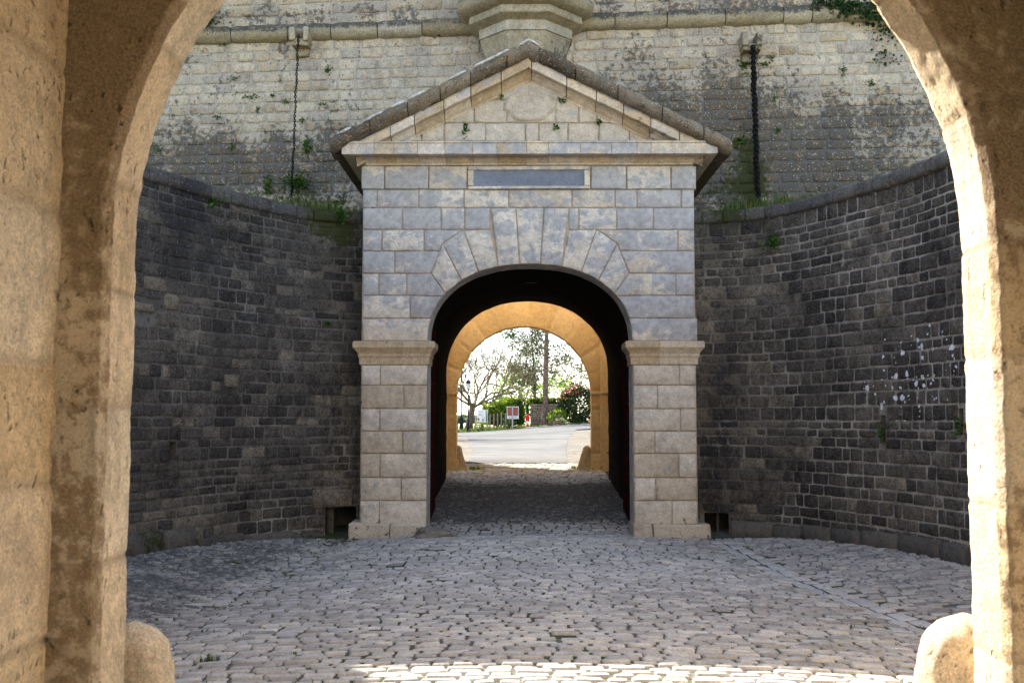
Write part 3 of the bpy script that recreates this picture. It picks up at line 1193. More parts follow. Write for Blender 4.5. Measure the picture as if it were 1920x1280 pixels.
# imposts and plinths
zi0, zi1 = PZ(684, YF), PZ(640, YF)
for sg in (-1, 1):
    a, b = (XL, XC - 1.45) if sg < 0 else (XC + 1.45, XR)
    pr_i = [(0, zi0), (.015, zi0 + .01), (.02, zi0 + .10), (.035, zi0 + .125), (.035, zi0 + .16), (.055, zi0 + .19), (.09, zi0 + .235), (.10, zi0 + .245), (.10, zi1 - .015), (.085, zi1), (0, zi1 + .004)]
    im = moulding(pr_i, a, b, YF, YF + .5, [a + (b - a) * (.63 if sg < 0 else .42)], [(.12, .3, 0), (.2, .3, 0)] if sg < 0 else [(.1, .4, 0), (.5, .6, 0)], joint=.008)
    im.build('impost', [MAT['cornice'], MAT['mortar_orange']], gate, lambda x, y, z: (.12 + .2 * sstep(zi1 - .08, zi1, z), .08, .2))
    pl = MB()
    xs_ = [PX(657, YF - .1), PX(735, YF - .1), PX(801, YF - .1)] if sg < 0 else [PX(1184, YF - .1), PX(1222, YF - .1), PX(1328, YF - .1)]
    for u, v in zip(xs_[:-1], xs_[1:]):
        pl.box(u + .004, v - .004, YF - .13, YF + .45, -.12, PZ(982, YF - .1) + rg.uniform(-.01, .01), (rg.uniform(.0, .5), .2, 0), bev=.03, rough=.025, seg=3, cuts=3)
    pl.build('plinth', MAT['facade'], gate, lambda x, y, z: (.30, .16 + .2 * sstep(.12, .0, z), .1))

# folded-back doors
for sg in (-1, 1):
    d = MB()
    x = XC + sg * 1.525
    y0, y1 = YF + .53, YF + 1.95
    n = 9
    for k in range(n):
        a = y0 + (y1 - y0) * k / n; b = y0 + (y1 - y0) * (k + 1) / n
        zt = 2.5 + .95 * math.sqrt(max(0, 1 - ((k + .5) / n) ** 2)) if False else 2.55 + .9 * ((k + .5) / n) ** .5
        d.box(x - .03, x + .03, a + .003, b - .003, G(x, b) + .03, zt, (rg.random(), .5, 0), bev=.006)
    do = d.build('door', MAT['redpaint'], gate)
    hb = MB()
    for z in (.55, 1.5, 2.35):
        hb.box(x - sg * .03 - .008, x - sg * .03 + .008, y0 + .05, y1 - .25, z, z + .07, bev=.003)
    for z in (.3, .9, 1.2, 1.9, 2.2):
        for k in range(8):
            yy = y0 + .1 + k * .17
            hb.box(x - sg * .03 - .012, x - sg * .03 + .012, yy, yy + .03, z, z + .03, bev=.004)
    hb.build('strap_hinge', MAT['hinge'], do)

# ------------------------------------------------------------------ rampart (curtain wall)
ramp = thing('rampart_wall', 'tall weathered rampart wall with rounded cordon running behind the gatehouse', 'rampart', (0, YR0, 0))
CR = -.087


def cmap(u, v, d):
    return (u, YR0 + CR * u - d + .03 * (v - 4), v)


def cpos(px, py):
    # intersect pixel ray with the (rotated) rampart face
    y = YR0
    for _ in range(4):
        p = P(px, py, y)
        y = YR0 + CR * p.x + .03 * (p.z - 4)
    p = P(px, py, y)
    return p


blobs = [(1230, 230, 170, 110, .5), (1330, 300, 150, 110, .42), (1560, 250, 130, 70, .36), (1640, 215, 120, 35, .3), (420, 310, 200, 60, .42), (590, 330, 130, 70, .30), (340, 250, 130, 50, .2),
         (640, 250, 90, 60, .22), (1400, 250, 45, 140, .25), (1460, 340, 250, 60, .35), (870, 120, 30, 60, .2), (1180, 110, 60, 50, .15), (850, 20, 700, 26, .3), (1500, 15, 300, 20, .3), (1500, 170, 120, 40, .22)]
mblobs = [(1405, 310, 32, 85, .5), (1407, 350, 52, 60, .5), (1340, 370, 26, 45, .5), (1395, 270, 18, 30, .25), (560, 375, 70, 30, .4), (640, 380, 40, 30, .5)]
cb = []
for lst in (blobs, mblobs):
    o = []
    for (a, b, c, d_, e) in lst:
        p = cpos(a, b)
        o.append((p.x, p.z, c / 109, d_ / 109, e))
    cb.append(o)


def cur_stain(x, y, z):
    cr = .21 + .26 * sstep(7.4, 5.3, z) + .16 * fbm(x * .5, 3, z * .22, 4) + .26 * fbm(x * 1.6, 7, z * .18, 4)
    mo = 0.0
    for (a, b, c, d_, e) in cb[0]:
        r_ = ((x - a) / c) ** 2 + ((z - b) / d_) ** 2
        if r_ < 2.5: cr += 1.25 * e * math.exp(-r_ * 1.1)
    for (a, b, c, d_, e) in cb[1]:
        r_ = ((x - a) / c) ** 2 + ((z - b) / d_) ** 2
        if r_ < 2.5: mo += e * math.exp(-r_)
    return (cr, mo, 0)


rg2 = random.Random(3)
cw = MB()
zcord = cpos(870, 52).z


def ctone(u, v, r_):
    return (clamp(r_.gauss(.55, .22) + .15 * sstep(6, 8, v)), r_.random(), 0)


masonry(cw, cmap, (-7.6, 8.3), (4.2, zcord - .05), (.145, .225), (.2, .52), .02, (.006, .028), .028, rg2, ctone, amp=.018)
masonry(cw, cmap, (-7.6, 8.3), (zcord + .1, zcord + 1.2), (.16, .23), (.25, .55), .024, (.006, .028), .03, rg2, ctone, amp=.018)
backing(cw, cmap, np.linspace(-7.8, 8.5, 110), np.linspace(4.0, zcord + 1.25, 48), mat=1)
cw.build('wall_face', [MAT['curtain'], MAT['curtain_mortar']], ramp, cur_stain)
# bulk of the rampart with the passage through it
rb = MB()
RT = 13.0
apr = archpts(XC, 1.60, 2.55, 1.45, 2.15, 40, z0=-.1)
arch_wall(rb, YR1, -40, 40, -1, RT, apr, flip=True)
rb.add([(-40, YR0 + .4, RT), (40, YR0 + .4, RT), (40, YR1, RT), (-40, YR1, RT)], [(0, 1, 2, 3)])
rb.add([(-40, YR0 + 3.5, 3), (-7.7, YR0 + .7, 3), (-7.7, YR0 + .75, RT), (-40, YR0 + 3.5, RT)], [(0, 1, 2, 3)])
rb.add([(8.4, YR0 - .72, 3), (40, YR0 - 3.4, 3), (40, YR0 - 3.4, RT), (8.4, YR0 - .7, RT)], [(0, 1, 2, 3)])
for xa, xb in ((-7.8, 8.5),):
    rb.grid([[cmap(x, z, -.02) for x in np.linspace(xa, xb, 8)] for z in (zcord + 1.2, RT)])
rb.build('wall_core', MAT['curtain'], ramp, lambda x, y, z: (.1, 0, 0))


# cordon: half-round moulding of separate stones
def cordon_pts(px_list):
    return [cpos(a, b) for a, b in px_list]


crd = MB()


def cz(x):
    return zcord


rc = .165
xs_ = [-7.8]
while xs_[-1] < 8.4:
    xs_.append(xs_[-1] + rg2.uniform(.45, 1.1))
for a, b in zip(xs_[:-1], xs_[1:]):
    s0 = rg2.uniform(0, 50)
    rows = []
    m = max(4, int((b - a) / .1))
    plain = rg2.random() < .15
    for i in range(m + 1):
        x = a + .008 + (b - a - .016) * i / m
        e = .02 if i in (0, m) else 0
        row = []
        for k in range(13):
            t = math.pi * k / 12 - math.pi / 2
            rr = rc - e + (.004 if plain else .016) * nz(x * 5, t * 2, s0)
            p = cmap(x, zcord + rr * math.sin(t), rr * math.cos(t) * 1.15 + .0)
            row.append(p)
        rows.append(row)
    crd.grid(rows, (.95 if plain else rg2.uniform(.2, .8), rg2.random(), 0), flip=False)
    for rr, fl in ((rows[0], False), (rows[-1], True)):
        idx = list(range(13))
        crd.add(rr, [tuple(idx if fl else idx[::-1])], (.2, .5, 0), 0, False)
MAT['cordon'] = stone('cordon_stone', [(.2, .17, .11), (.27, .235, .16), (.34, .3, .22), (.36, .33, .27)], mid=.35, fine=.45, crust=(.04, .04, .04), orange=.7, bump=.9, bdist=.02, speck=.15)
crd.build('cordon', MAT['cordon'], ramp, lambda x, y, z: (.06 + .66 * sstep(zcord - .1, zcord + .06, z), .10 + .1 * max(0, nz(x * 1.5, 3, z)), 0))

# turret corbel
tc_ = MB()
TX = cpos(985, 60).x
TY = YR0 + CR * TX


def oct_ring(r, z, n=8, sq=1.0):
    out = []
    for k in range(n + 1):
        t = math.pi + math.pi * k / n
        out.append((TX + r * math.cos(t), TY + r * math.sin(t) * sq, z))
    return out


def tz(py, r):
    return P(985, py, TY - r * .9).z


# (centre-line pixel, radius): bulbous courses, octagonal corbel stones, tapering cone
def octn(r, z):
    out = []
    for a in (180, 202.5, 247.5, 292.5, 337.5, 360):
        t = math.radians(a)
        k = 1 / math.cos(math.radians(22.5)) if a not in (180, 360) else 1.0
        out.append((TX + r * k * math.cos(t) * .98, TY + .06 + r * k * math.sin(t), z))
    return out


def course(profile, tone, mat=0, rnd=False):
    rows = []
    for r, z in profile:
        base = octn(r, z)
        pts = []
        for i in range(len(base) - 1):
            for k in range(6):
                a, b = Vector(base[i]), Vector(base[i + 1])
                pts.append(a + (b - a) * k / 6)
        pts.append(Vector(base[-1]))
        rows.append([tuple(p + Vector((nz(p.x * 5, p.y * 5, p.z * 5), nz(p.x * 5 + 4, p.y * 5, p.z * 5), 0)) * .008) for p in pts])
    tc_.grid(rows, tone, mat, smooth=rnd)


z5 = tz(-14, 1.2); z4 = tz(24, 1.13); z3 = tz(15, 1.05)
za, zb_, zc_, zd_, ze_ = tz(20, 1.0), tz(26, 1.0), tz(42, .9), tz(62, .9), tz(110, .8)
course([(.98, za + .10), (1.07, za + .12), (1.16, za + .17), (1.2, za + .26), (1.18, za + .34), (1.1, za + .40), (1.0, za + .42)], (.35, .5, 0), rnd=True)
course([(.99, za + .42), (1.0, za + 1.2), (1.0, RT - 1.5)], (.5, .5, 0))
course([(.83, za - .10), (.99, za - .03), (1.0, za + .0), (.98, za + .10)], (.5, .4, 0))
course([(.82, za - .27), (.82, za - .10), (.83, za - .10)], (.85, .9, 0))
course([(.80, za - .285), (.80, za - .27), (.82, za - .268)], (.2, .9, 0))
course([(.5, za - 1.0), (.68, za - .6), (.80, za - .285)], (.6, .4, 0))


def tur_stain(x, y, z):
    rgt = sstep(.2, .55, x - TX) * sstep(za, za - .2, z)
    return (.1 + .45 * sstep(za + .2, za + .34, z) + .42 * rgt, .05, 0)


tc_.build('turret_corbel', MAT['cordon'], ramp, tur_stain)


# waterspouts
def spout(px, py, dirt):
    m = MB()
    p = cpos(px, py)
    y = p.y
    m.box(p.x - .15, p.x + .15, y - .30, y + .1, p.z - .17, p.z - .05, (.4, .5, 0), bev=.03, rough=.02, cuts=1)
    for s_ in (-1, 1):
        m.box(p.x + s_ * .12 - .05, p.x + s_ * .12 + .05, y - .36, y + .1, p.z - .10, p.z + .15, (.6, .5, 0), bev=.025, rough=.025, cuts=2)
    m.box(p.x - .13, p.x + .13, y - .12, y + .1, p.z - .32, p.z - .16, (.4, .5, 0), bev=.05, rough=.02, cuts=1)
    return m.build('waterspout', MAT['cordon'], ramp, lambda x, yy, z: (dirt, .25 if dirt > .3 else .15, 0)), p


_, ps1 = spout(568, 78, .12)
_, ps2 = spout(1403, 88, .5)


# rain chains
def chain(p0, zend, label, pitch, r, tilt, thick):
    n = int((p0.z - zend) / pitch)
    c = MB()
    rr = random.Random(int(p0.x * 100))
    for i in range(n):
        z = p0.z - i * pitch
        x = p0.x + tilt * (i / n) + .006 * math.sin(i * .7)
        y = p0.y + .10 * (i / n) + (.05 * nz(i * .1, 2))
        a = (i % 2) * math.pi / 2 + rr.uniform(-.3, .3)
        ux = Vector((math.cos(a), math.sin(a), 0))
        pts = []
        for k in range(9):
            t = 2 * math.pi * k / 8
            pts.append(Vector((x, y, z)) + ux * (r * math.cos(t)) + Vector((0, 0, pitch * .68 * math.sin(t))))
        c.tube(pts, thick, 5, cap=False)
    o = c.build('rain_chain', MAT['iron'], origin=(p0.x, p0.y, zend))
    return tag(o, label, 'chain', 'rain chains hanging from the waterspouts')


chain(Vector((ps1.x - .02, ps1.y - .30, ps1.z - .02)), PZ(378, 17.5), 'thin dark rain chain hanging from the clean waterspout, with pale bare wall behind it', .042, .017, -.10, .009)
chain(Vector((ps2.x + .01, ps2.y - .30, ps2.z - .12)), PZ(392, 17.5), 'thick black rain chain hanging from the mossy waterspout over green stained wall', .045, .032, .06, .026)

# ------------------------------------------------------------------ curved flank walls
def catmull(pts, n=14):
    out = []
    P4 = [pts[0]] + pts + [pts[-1]]
    for i in range(1, len(P4) - 2):
        a, b, c, d = [Vector(x) for x in P4[i - 1:i + 3]]
        for k in range(n):
            t = k / n
            out.append(.5 * ((2 * b) + (c - a) * t + (2 * a - 5 * b + 4 * c - d) * t * t + (3 * b - a - 3 * c + d) * t ** 3))
    out.append(Vector(pts[-1]))
    return out


class Curve:
    def __init__(s, pts, side):
        s.p = catmull(pts)
        s.L = [0]
        for a, b in zip(s.p[:-1], s.p[1:]):
            s.L.append(s.L[-1] + (b - a).length)
        s.side = side
        s.len = s.L[-1]

    def at(s, u):
        u = max(0, min(u, s.len - 1e-4))
        i = int(np.searchsorted(s.L, u, 'right')) - 1
        i = min(i, len(s.p) - 2)
        t = (u - s.L[i]) / max(1e-6, s.L[i + 1] - s.L[i])
        a, b = s.p[i], s.p[i + 1]
        p = a + (b - a) * t
        # smooth tangent
        j0, j1 = max(i - 1, 0), min(i + 2, len(s.p) - 1)
        d = (s.p[j1] - s.p[j0]).normalized()
        n = Vector((-d.y, d.x)) * (1 if s.side < 0 else -1)    # towards the courtyard
        return p, n

    def map(s, u, v, d):
        p, n = s.at(u)
        p = p + n * (d - .02 * (v - 2))
        return (p.x, p.y, v)

    def hit(s, px, py):
        """arc length and height where the pixel's ray meets the wall"""
        best = None
        for k in range(0, 1200):
            u = s.len * k / 1200
            p, n = s.at(u)
            q_ = P(px, py, p.y)
            e = abs(q_.x - p.x)
            if best is None or e < best[0]:
                best = (e, u, q_.z)
            if p.y < 8: break
        return best[1], best[2]


FT = PZ(397, 15.2)     # top of the flank walls
right_pts = [(2.0, 15.22), (2.51, 15.2), (3.0, 15.07), (3.36, 14.86), (3.77, 14.38), (4.21, 13.45), (4.57, 12.56), (4.76, 11.69), (4.90, 10.5), (4.97, 9), (4.97, 6), (4.9, 3.6)]
left_pts = [(-2.0, 15.22), (-2.55, 15.2), (-2.95, 15.0), (-3.27, 14.72), (-3.92, 13.8), (-4.17, 13.3), (-4.62, 12.2), (-4.86, 10.8), (-4.97, 9), (-4.97, 6), (-4.9, 3.6)]


def flank(pts, side, label, drain_px, slits, pale, spotblobs, seed):
    cv = Curve(pts, side)
    root = thing('curved_wall', label, 'wall', (pts[4][0], pts[4][1], 0), 'curved courtyard walls')
    rr = random.Random(seed)
    (ua, za_), (ub, zb2) = cv.hit(drain_px[0], drain_px[2]), cv.hit(drain_px[1], drain_px[3])
    dr = (min(ua, ub), max(ua, ub), -.2, max(za_, zb2))
    ops = [dr]
    sl = []
    for (a, b, c, d_) in slits:
        u1, z1 = cv.hit(a, c); u2, z2 = cv.hit(b, d_)
        sl.append((min(u1, u2) - .0, max(u1, u2) + .02, min(z1, z2), max(z1, z2)))
    ops += sl
    pal = []
    for (a, b, c, d_) in pale:
        u1, z1 = cv.hit(a, c); u2, z2 = cv.hit(b, d_)
        pal.append((min(u1, u2), max(u1, u2), min(z1, z2), max(z1, z2)))
    topz = FT - .17
    UV = 8.3     # laid block by block as far as the camera's side-step could see

    def tone(u, v, r_):
        edge = sstep(2.0, .7, u) if side < 0 else sstep(1.9, .8, u)
        low = sstep(1.3, .2, v)
        t = r_.gauss(.33, .22) + .34 * edge * (1 if side < 0 else .6) + .35 * fbm(u * .7, v * .6, 9 + side, 4) + .22 * low * (1 if side < 0 else .35)
        if r_.random() < .05: t += .3
        return (clamp(t), r_.random(), 0)

    m = MB()
    masonry(m, cv.map, (0, UV), (-.15, topz), (.10, .19), (.15, .42), (.017), (.004, .013), .018, rr, tone, ops + pal, amp=.014, jitter=.010, back=-.012, damp=.3)
    for pa in pal:
        block(m, cv.map, *pa, .03, .03, (1.0, .5, 0), 5, .02)
        block(m, cv.map, pa[0] + .01, pa[1] - .01, pa[2] + .01, pa[3] - .01, .034, .03, (1.0, .5, 0), 5, .02)
    if side < 0:
        (u1, z1), (u2, z2) = cv.hit(583, 917), cv.hit(662, 950)
        block(m, cv.map, min(u1, u2), max(u1, u2), min(z1, z2), max(z1, z2), .05, .03, (.95, .5, 0), 8, .012)
    backing(m, cv.map, np.linspace(0, UV, 100), np.linspace(-.2, topz, 52), ops, mat=1, tf=lambda u, v: (clamp((.34 if side < 0 else .52) + .3 * sstep(1.2, 3.2, u) * (side > 0) + .55 * fbm(u * .9, v * .9, 5 + side, 4) + .25 * sstep(1.2, .2, v)), .5, 0))
    # plain continuation out of the frame
    backing(m, cv.map, np.linspace(UV, cv.len, 24), np.linspace(-.2, topz, 6), (), mat=0, tone=(.3, .5, 0))
    sb = []
    for (a, b, c, d_, e) in spotblobs:
        u, z = cv.hit(a, b)
        pp = cv.map(u, z, 0)
        sb.append((*pp, c, e))
    mossb = []
    for (a, b, c, e) in ([(625, 415, .36, .62), (650, 440, .22, .55), (600, 400, .25, .45)] if side < 0 else [(1345, 400, .2, .62), (1380, 402, .26, .75), (1440, 455, .12, .4)]):
        u, z = cv.hit(a, b)
        pp = cv.map(u, z, 0)
        mossb.append((*pp, c, e))

    def stain(x, y, z):
        d0 = 15.2 - y
        cr = .20 + .2 * sstep(2.2, 3.8, z) if side < 0 else .12 + .1 * sstep(2.5, 4, z)
        cr += .45 * fbm(x * .9 + y * .7, 4 + side, z * .16, 4)
        if side > 0:
            cr += .45 * sstep(.55, .05, abs(x - 2.78)) * sstep(15.0, 15.1, y + .3)   # damp dark band near the gate
        cr -= .3 * sstep(.7, .1, abs(x - (-2.9))) * sstep(1.5, .5, z) if side < 0 else 0
        mo = .10 * sstep(.5, .1, z)
        for (a, b, c, r_, e) in mossb:
            d_ = math.sqrt((x - a) ** 2 + (y - b) ** 2 + (z - c) ** 2)
            if d_ < 2 * r_: mo += e * math.exp(-(d_ / r_) ** 2)
        sp = 0
        for (a, b, c, r_, e) in sb:
            d_ = math.sqrt((x - a) ** 2 + (y - b) ** 2 + (z - c) ** 2)
            if d_ < 2 * r_: sp += e * math.exp(-(d_ / r_) ** 2)
        return (max(0, cr), mo, min(.68, sp))

    m.build('wall_face', [MAT['flank'], MAT['flank_mortar']], root, stain)
    # coping stones
    c = MB()
    u = 0
    while u < cv.len:
        l = rr.uniform(.28, .5)
        b = min(u + l, cv.len)
        s0 = rr.uniform(0, 90)
        prof = [(-.05, -.02), (.045, -.005), (.06, .03), (.06, .13), (.04, .165), (0, .18), (-.25, .19), (-.5, .18), (-.5, -.02)]
        rows = []
        k = 5 if u < UV else 2
        for i in range(k + 1):
            uu = u + .006 + (b - u - .012) * i / k
            e = .012 if i in (0, k) else 0
            rows.append([cv.map(uu, topz + z - e * (z > .1) + .014 * nz(uu * 6, z * 8, s0), d_ - e * (d_ > 0) + .014 * nz(uu * 6, d_ * 8, s0 + 3)) for d_, z in prof])
        t = (clamp(rr.gauss(.5, .2)), rr.random(), 0)
        c.grid(rows, t, flip=side > 0, closed=True)
        for r3, fl in ((rows[0], False), (rows[-1], True)):
            idx = list(range(len(prof)))
            c.add(r3, [tuple(idx if fl != (side > 0) else idx[::-1])], t, 0, False)
        u = b
    c.build('wall_coping', MAT['flank_cope'], root, stain)
    # footing
    f = MB()
    u = dr[1] + .03
    while u < UV:
        l = rr.uniform(.4, .9)
        hh = (PZ(1002, 13) if False else rr.uniform(.16, .2)) if side > 0 else rr.uniform(.08, .26)
        if side < 0 and u < 2.2: hh *= .5
        pu = cv.map(u, 0, 0)
        g = G(pu[0], pu[1])
        block(f, lambda a, b_, d_: cv.map(a, b_, d_), u + .005, u + l - .005, g - .08, g + hh + (.04 if u > 3.2 and side < 0 else 0), .06 if side > 0 else .05 + rr.uniform(0, .04), .03, (rr.uniform(.4, .9), rr.random(), 0), rr.uniform(0, 90), .02, back=-.03)
        u += l
    f.build('footing', MAT['flank_foot'], root, lambda x, y, z: (.25, .5 * sstep(.25, .45, fbm(x * 1.3, y * 1.3, z, 3) + .15) if side < 0 else .06, 0))
    # drain recess: stone box behind the wall face
    bx = MB()
    a, b, z0, z1 = dr
    for (v4) in ([(a, z0, 0), (a, z1, 0), (a, z1, -.7), (a, z0, -.7)], [(b, z0, 0), (b, z1, 0), (b, z1, -.7), (b, z0, -.7)], [(a, z1, 0), (b, z1, 0), (b, z1, -.7), (a, z1, -.7)], [(a, z0, -.7), (b, z0, -.7), (b, z1, -.7), (a, z1, -.7)]):
        bx.add([cv.map(u_, v_, d_) for u_, v_, d_ in v4], [(0, 1, 2, 3)], (.4, .5, 0), 0, False)
    mid = a + (b - a) * .4
    # upright slab inside
    us_ = (b - .16, b - .12) if side < 0 else (a + (b - a) * .48, a + (b - a) * .55)
    block(bx, cv.map, us_[0], us_[1], z0, z1, -.12, .01, (1, .5, 0), 3, .004, back=-.3)
    bx.build('drain_opening', MAT['flank_foot'], root, lambda x, y, z: (.3, .1, 0))
    for (a, b, z0, z1) in sl:
        sb_ = MB()
        for (v4) in ([(a, z0, 0), (a, z1, 0), (a, z1, -.4), (a, z0, -.4)], [(b, z0, 0), (b, z1, 0), (b, z1, -.4), (b, z0, -.4)], [(a, z1, 0), (b, z1, 0), (b, z1, -.4), (a, z1, -.4)], [(a, z0, 0), (b, z0, 0), (b, z0, -.4), (a, z0, -.4)], [(a, z0, -.4), (b, z0, -.4), (b, z1, -.4), (a, z1, -.4)]):
            sb_.add([cv.map(u_, v_, d_) for u_, v_, d_ in v4], [(0, 1, 2, 3)], (.9, .5, 0), 0, False)
        sb_.build('loophole', MAT['flank_foot'], root, lambda x, y, z: (.1, .1, 0))
    return cv, root


MAT['flank_cope'] = stone('dark_coping_stone', [(.055, .055, .057), (.085, .082, .078), (.13, .12, .105)], mid=.4, fine=.5, crust=(.028, .028, .03), bump=1, bdist=.02, orange=.3, speck=.12, spcol=(.25, .25, .24))
MAT['flank_foot'] = stone('damp_footing_stone', [(.06, .056, .05), (.09, .083, .072), (.12, .11, .092)], mid=.35, fine=.4, crust=(.03, .03, .03), bump=.8)
cvL, flL = flank(left_pts, -1, 'dark curved courtyard wall with two pale patched stones and a drain under a big lintel', (608, 668, 950, 1000), [(319, 328, 828, 862)], [(310, 336, 549, 583), (256, 290, 565, 588), (420, 448, 700, 728)], [], 21)
spots = [(1770, 640, .28, .55), (1700, 690, .34, .55), (1720, 745, .4, .62), (1690, 755, .25, .5), (1760, 700, .3, .55), (1660, 705, .3, .45), (1600, 770, .25, .4), (1500, 710, .3, .35), (1480, 725, .2, .35), (1675, 610, .3, .36), (1590, 690, .3, .3), (1740, 560, .3, .3), (1800, 720, .25, .5)]
cvR, flR = flank(right_pts, 1, 'dark curved courtyard wall with pale mortar, white lichen spots and two narrow slits', (1320, 1368, 960, 1005), [(1652, 1660, 778, 830), (1797, 1806, 765, 815)], [], [(a, b, c * 2.0, 0, e * .42) for a, b, c, e in spots], 22)
# added wall outside the frame, blocks sun at the ground patch's left edge
up = MB()
up.box(-5.9, -5.22, 4.0, 13.25, FT - .3, 8.15, (.5, .5, 0), bev=.02)
up.build('sun_blocker', MAT['flank'], flL, lambda x, y, z: (.1, 0, 0))

# terrace behind the flank walls
te = MB()
for cv, sg in ((cvL, -1), (cvR, 1)):
    rows = []
    for u in np.linspace(0, cv.len, 40):
        a = cv.map(u, FT - .12, -.3)
        xo = a[0]
        if u < 5:
            yb2 = YR0 + .5
            rows.append([a, (a[0] + sg * .6 * (u / 5), (a[1] * .4 + yb2 * .6), FT - .06), (a[0] + sg * 1.2 * (u / 5), yb2 + .3, FT + .02)])
        else:
            rows.append([a, (sg * 8, a[1] + 2.5, FT - .06), (sg * 20, max(a[1] + 3, YR0 + .6) if u < 6.5 else a[1] + 4, FT)])
    te.grid(rows, flip=sg > 0)
tag(te.build('terrace_ground', MAT['field']), kind='structure')


# ------------------------------------------------------------------ near gateway (camera stands in its passage)
ng = thing('stone_gateway', 'ochre stone gateway with a worn arch framing the view, nearest to the camera', 'gateway', (0, YA0, .25), 'round arched gateways')
AH, ASP = 1.405, 2.25


def ring_path(half, spring, z0, step):
    pts = []
    n = int((spring - z0) / step)
    for i in range(n):
        pts.append((Vector((-half, z0 + (spring - z0) * i / n)), Vector((-1, 0))))
    m = int(math.pi * half / step)
    for i in range(m + 1):
        t = math.pi - math.pi * i / m
        pts.append((Vector((half * math.cos(t), spring + half * math.sin(t))), Vector((math.cos(t), math.sin(t)))))
    for i in range(n - 1, -1, -1):
        pts.append((Vector((half, z0 + (spring - z0) * i / n)), Vector((1, 0))))
    return pts


def joint_depth(s, seed, lo=.33, hi=.5):
    return 0


def gate_ring(mb, half, spring, z0, y0, y1, step, rough, outer, erode, flipy=False, seed=0.0, cols=None, jw_d=.008, jw_w=.018):
    path = ring_path(half, spring, z0, step)
    # course joints along the path
    rr = random.Random(int(seed * 10) + 4)
    total = len(path) * step
    joints = []
    s_ = .2
    while s_ < total:
        joints.append(s_); s_ += rr.uniform(.34, .5)
    tones = [(clamp(rr.gauss(.5, .28)), rr.random(), 0) for _ in range(len(joints) + 1)]
    sec = []
    k = max(6, int((y1 - y0) / step))
    for o in outer[::-1]:
        sec.append((o, y0))
    for i in range(k + 1):
        sec.append((0, y0 + (y1 - y0) * i / k))
    for o in outer:
        sec.append((o, y1))
    rows = []; tt = []
    for i, (p, n) in enumerate(path):
        s0 = i * step
        ji = sum(1 for j in joints if j < s0)
        jd = min([abs(s0 - j) for j in joints] + [9])
        groove = jw_d * max(0, 1 - jd / jw_w)
        row = []
        for (o, y) in sec:
            c = p + n * o
            q3 = (c.x * 3 + seed, y * 3, c.y * 3)
            d = rough * .45 * (fbm(*q3, 5)) + rough * .6 * nz(c.x * 16, y * 16, c.y * 16) + rough * .6 * nz(c.x * 34, y * 34, c.y * 34)
            de = min(abs(y - y0), abs(y - y1)) + o
            ch = (erode if abs(y - y0) < abs(y - y1) else erode * .3) * max(0, 1 - de / .05) * (.5 + .9 * max(0, fbm(c.x * 5 + seed, y0 * 3, c.y * 5, 4) + .3))
            if o == 0:
                off = -d * .8 + groove + ch * .8
                yy = y
            else:
                off = 0
                yy = y + (groove + d * .8 + ch * .4) * (1 if y == y0 else -1)
            c = p + n * (o + off)
            row.append((c.x, yy, c.y))
            tt.append((tones[ji][0], tones[ji][1], max(0, 1 - jd / .02)))
        rows.append(row)
    vs = [p for r in rows for p in r]
    nr, nc = len(rows), len(rows[0])
    fs = [(a * nc + b, (a + 1) * nc + b, (a + 1) * nc + b + 1, a * nc + b + 1) for a in range(nr - 1) for b in range(nc - 1)]
    mb.add(vs, fs, tt)


rgm = MB()
gate_ring(rgm, AH, ASP, .1, YA0, YA1, .018, .0055, [.03, .05, .07, .1, .13, .16, .2, .26, .34, .5, .8, 1.4], .022, seed=2.3, jw_d=.006, jw_w=.012)


def ng_stain_shade(x, y, z):
    fce = 1 if y < YA0 + .06 else 0  # camera-side face darkened overall: dirt, plus its shade put into the colour
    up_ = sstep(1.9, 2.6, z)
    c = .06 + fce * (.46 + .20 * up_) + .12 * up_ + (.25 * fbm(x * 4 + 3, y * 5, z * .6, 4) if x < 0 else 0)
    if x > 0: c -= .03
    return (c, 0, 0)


rgm.build('arch_ring', MAT['ochre'], ng, ng_stain_shade)
NW = 1.55
for sg in (-1, 1):
    pw = MB()
    rr = random.Random(60 + sg)
    jz = [.1]
    while jz[-1] < 3.3: jz.append(jz[-1] + rr.uniform(.35, .5))
    tn = [(clamp(rr.gauss(.5, .25)), rr.random(), 0) for _ in jz]
    zs = np.linspace(.1, 3.0, 110)
    ys_ = lines([(-5.5, 0, 12), (0, 2.2, 18), (2.2, YA0 + .02, 52)])
    rows = []; tt = []
    for z in zs:
        row = []
        g = .010 * max(0, 1 - min(abs(z - j) for j in jz) / .02)
        ti = sum(1 for j in jz if j < z) - 1
        for y in ys_:
            d = .010 * fbm(sg * 3, y * 3, z * 3, 5) + .005 * nz(y * 14, z * 14, sg) - g
            t_ = tn[max(0, ti)]
            row.append((sg * (NW - d), y, z)); tt.append((t_[0], t_[1], g / .010))
        rows.append(row)
    vs = [p for r in rows for p in r]
    nc = len(ys_)
    fs = [(a * nc + b, a * nc + b + 1, (a + 1) * nc + b + 1, (a + 1) * nc + b) for a in range(len(zs) - 1) for b in range(nc - 1)]
    if sg > 0: fs = [f[::-1] for f in fs]
    pw.add(vs, fs, tt)
    pw.build('passage_wall', MAT['ochre'], ng, lambda x, y, z: (.10 + .16 * sstep(1.5, 2.4, z) + .3 * fbm(y * 4, 2, z * .5, 4), 0, 0))
nv = MB()
apn = archpts(0, NW, 3.0, 1.5, 2.0, 36)
barrel(nv, apn, -5.5, YA0 + .02, 24, rough=.015)
nv.build('passage_vault', MAT['ochre'], ng, lambda x, y, z: (.2, 0, 0))
nw = MB()
apw = archpts(0, AH + .25, ASP, AH + .25, 2, 36, z0=-.2)
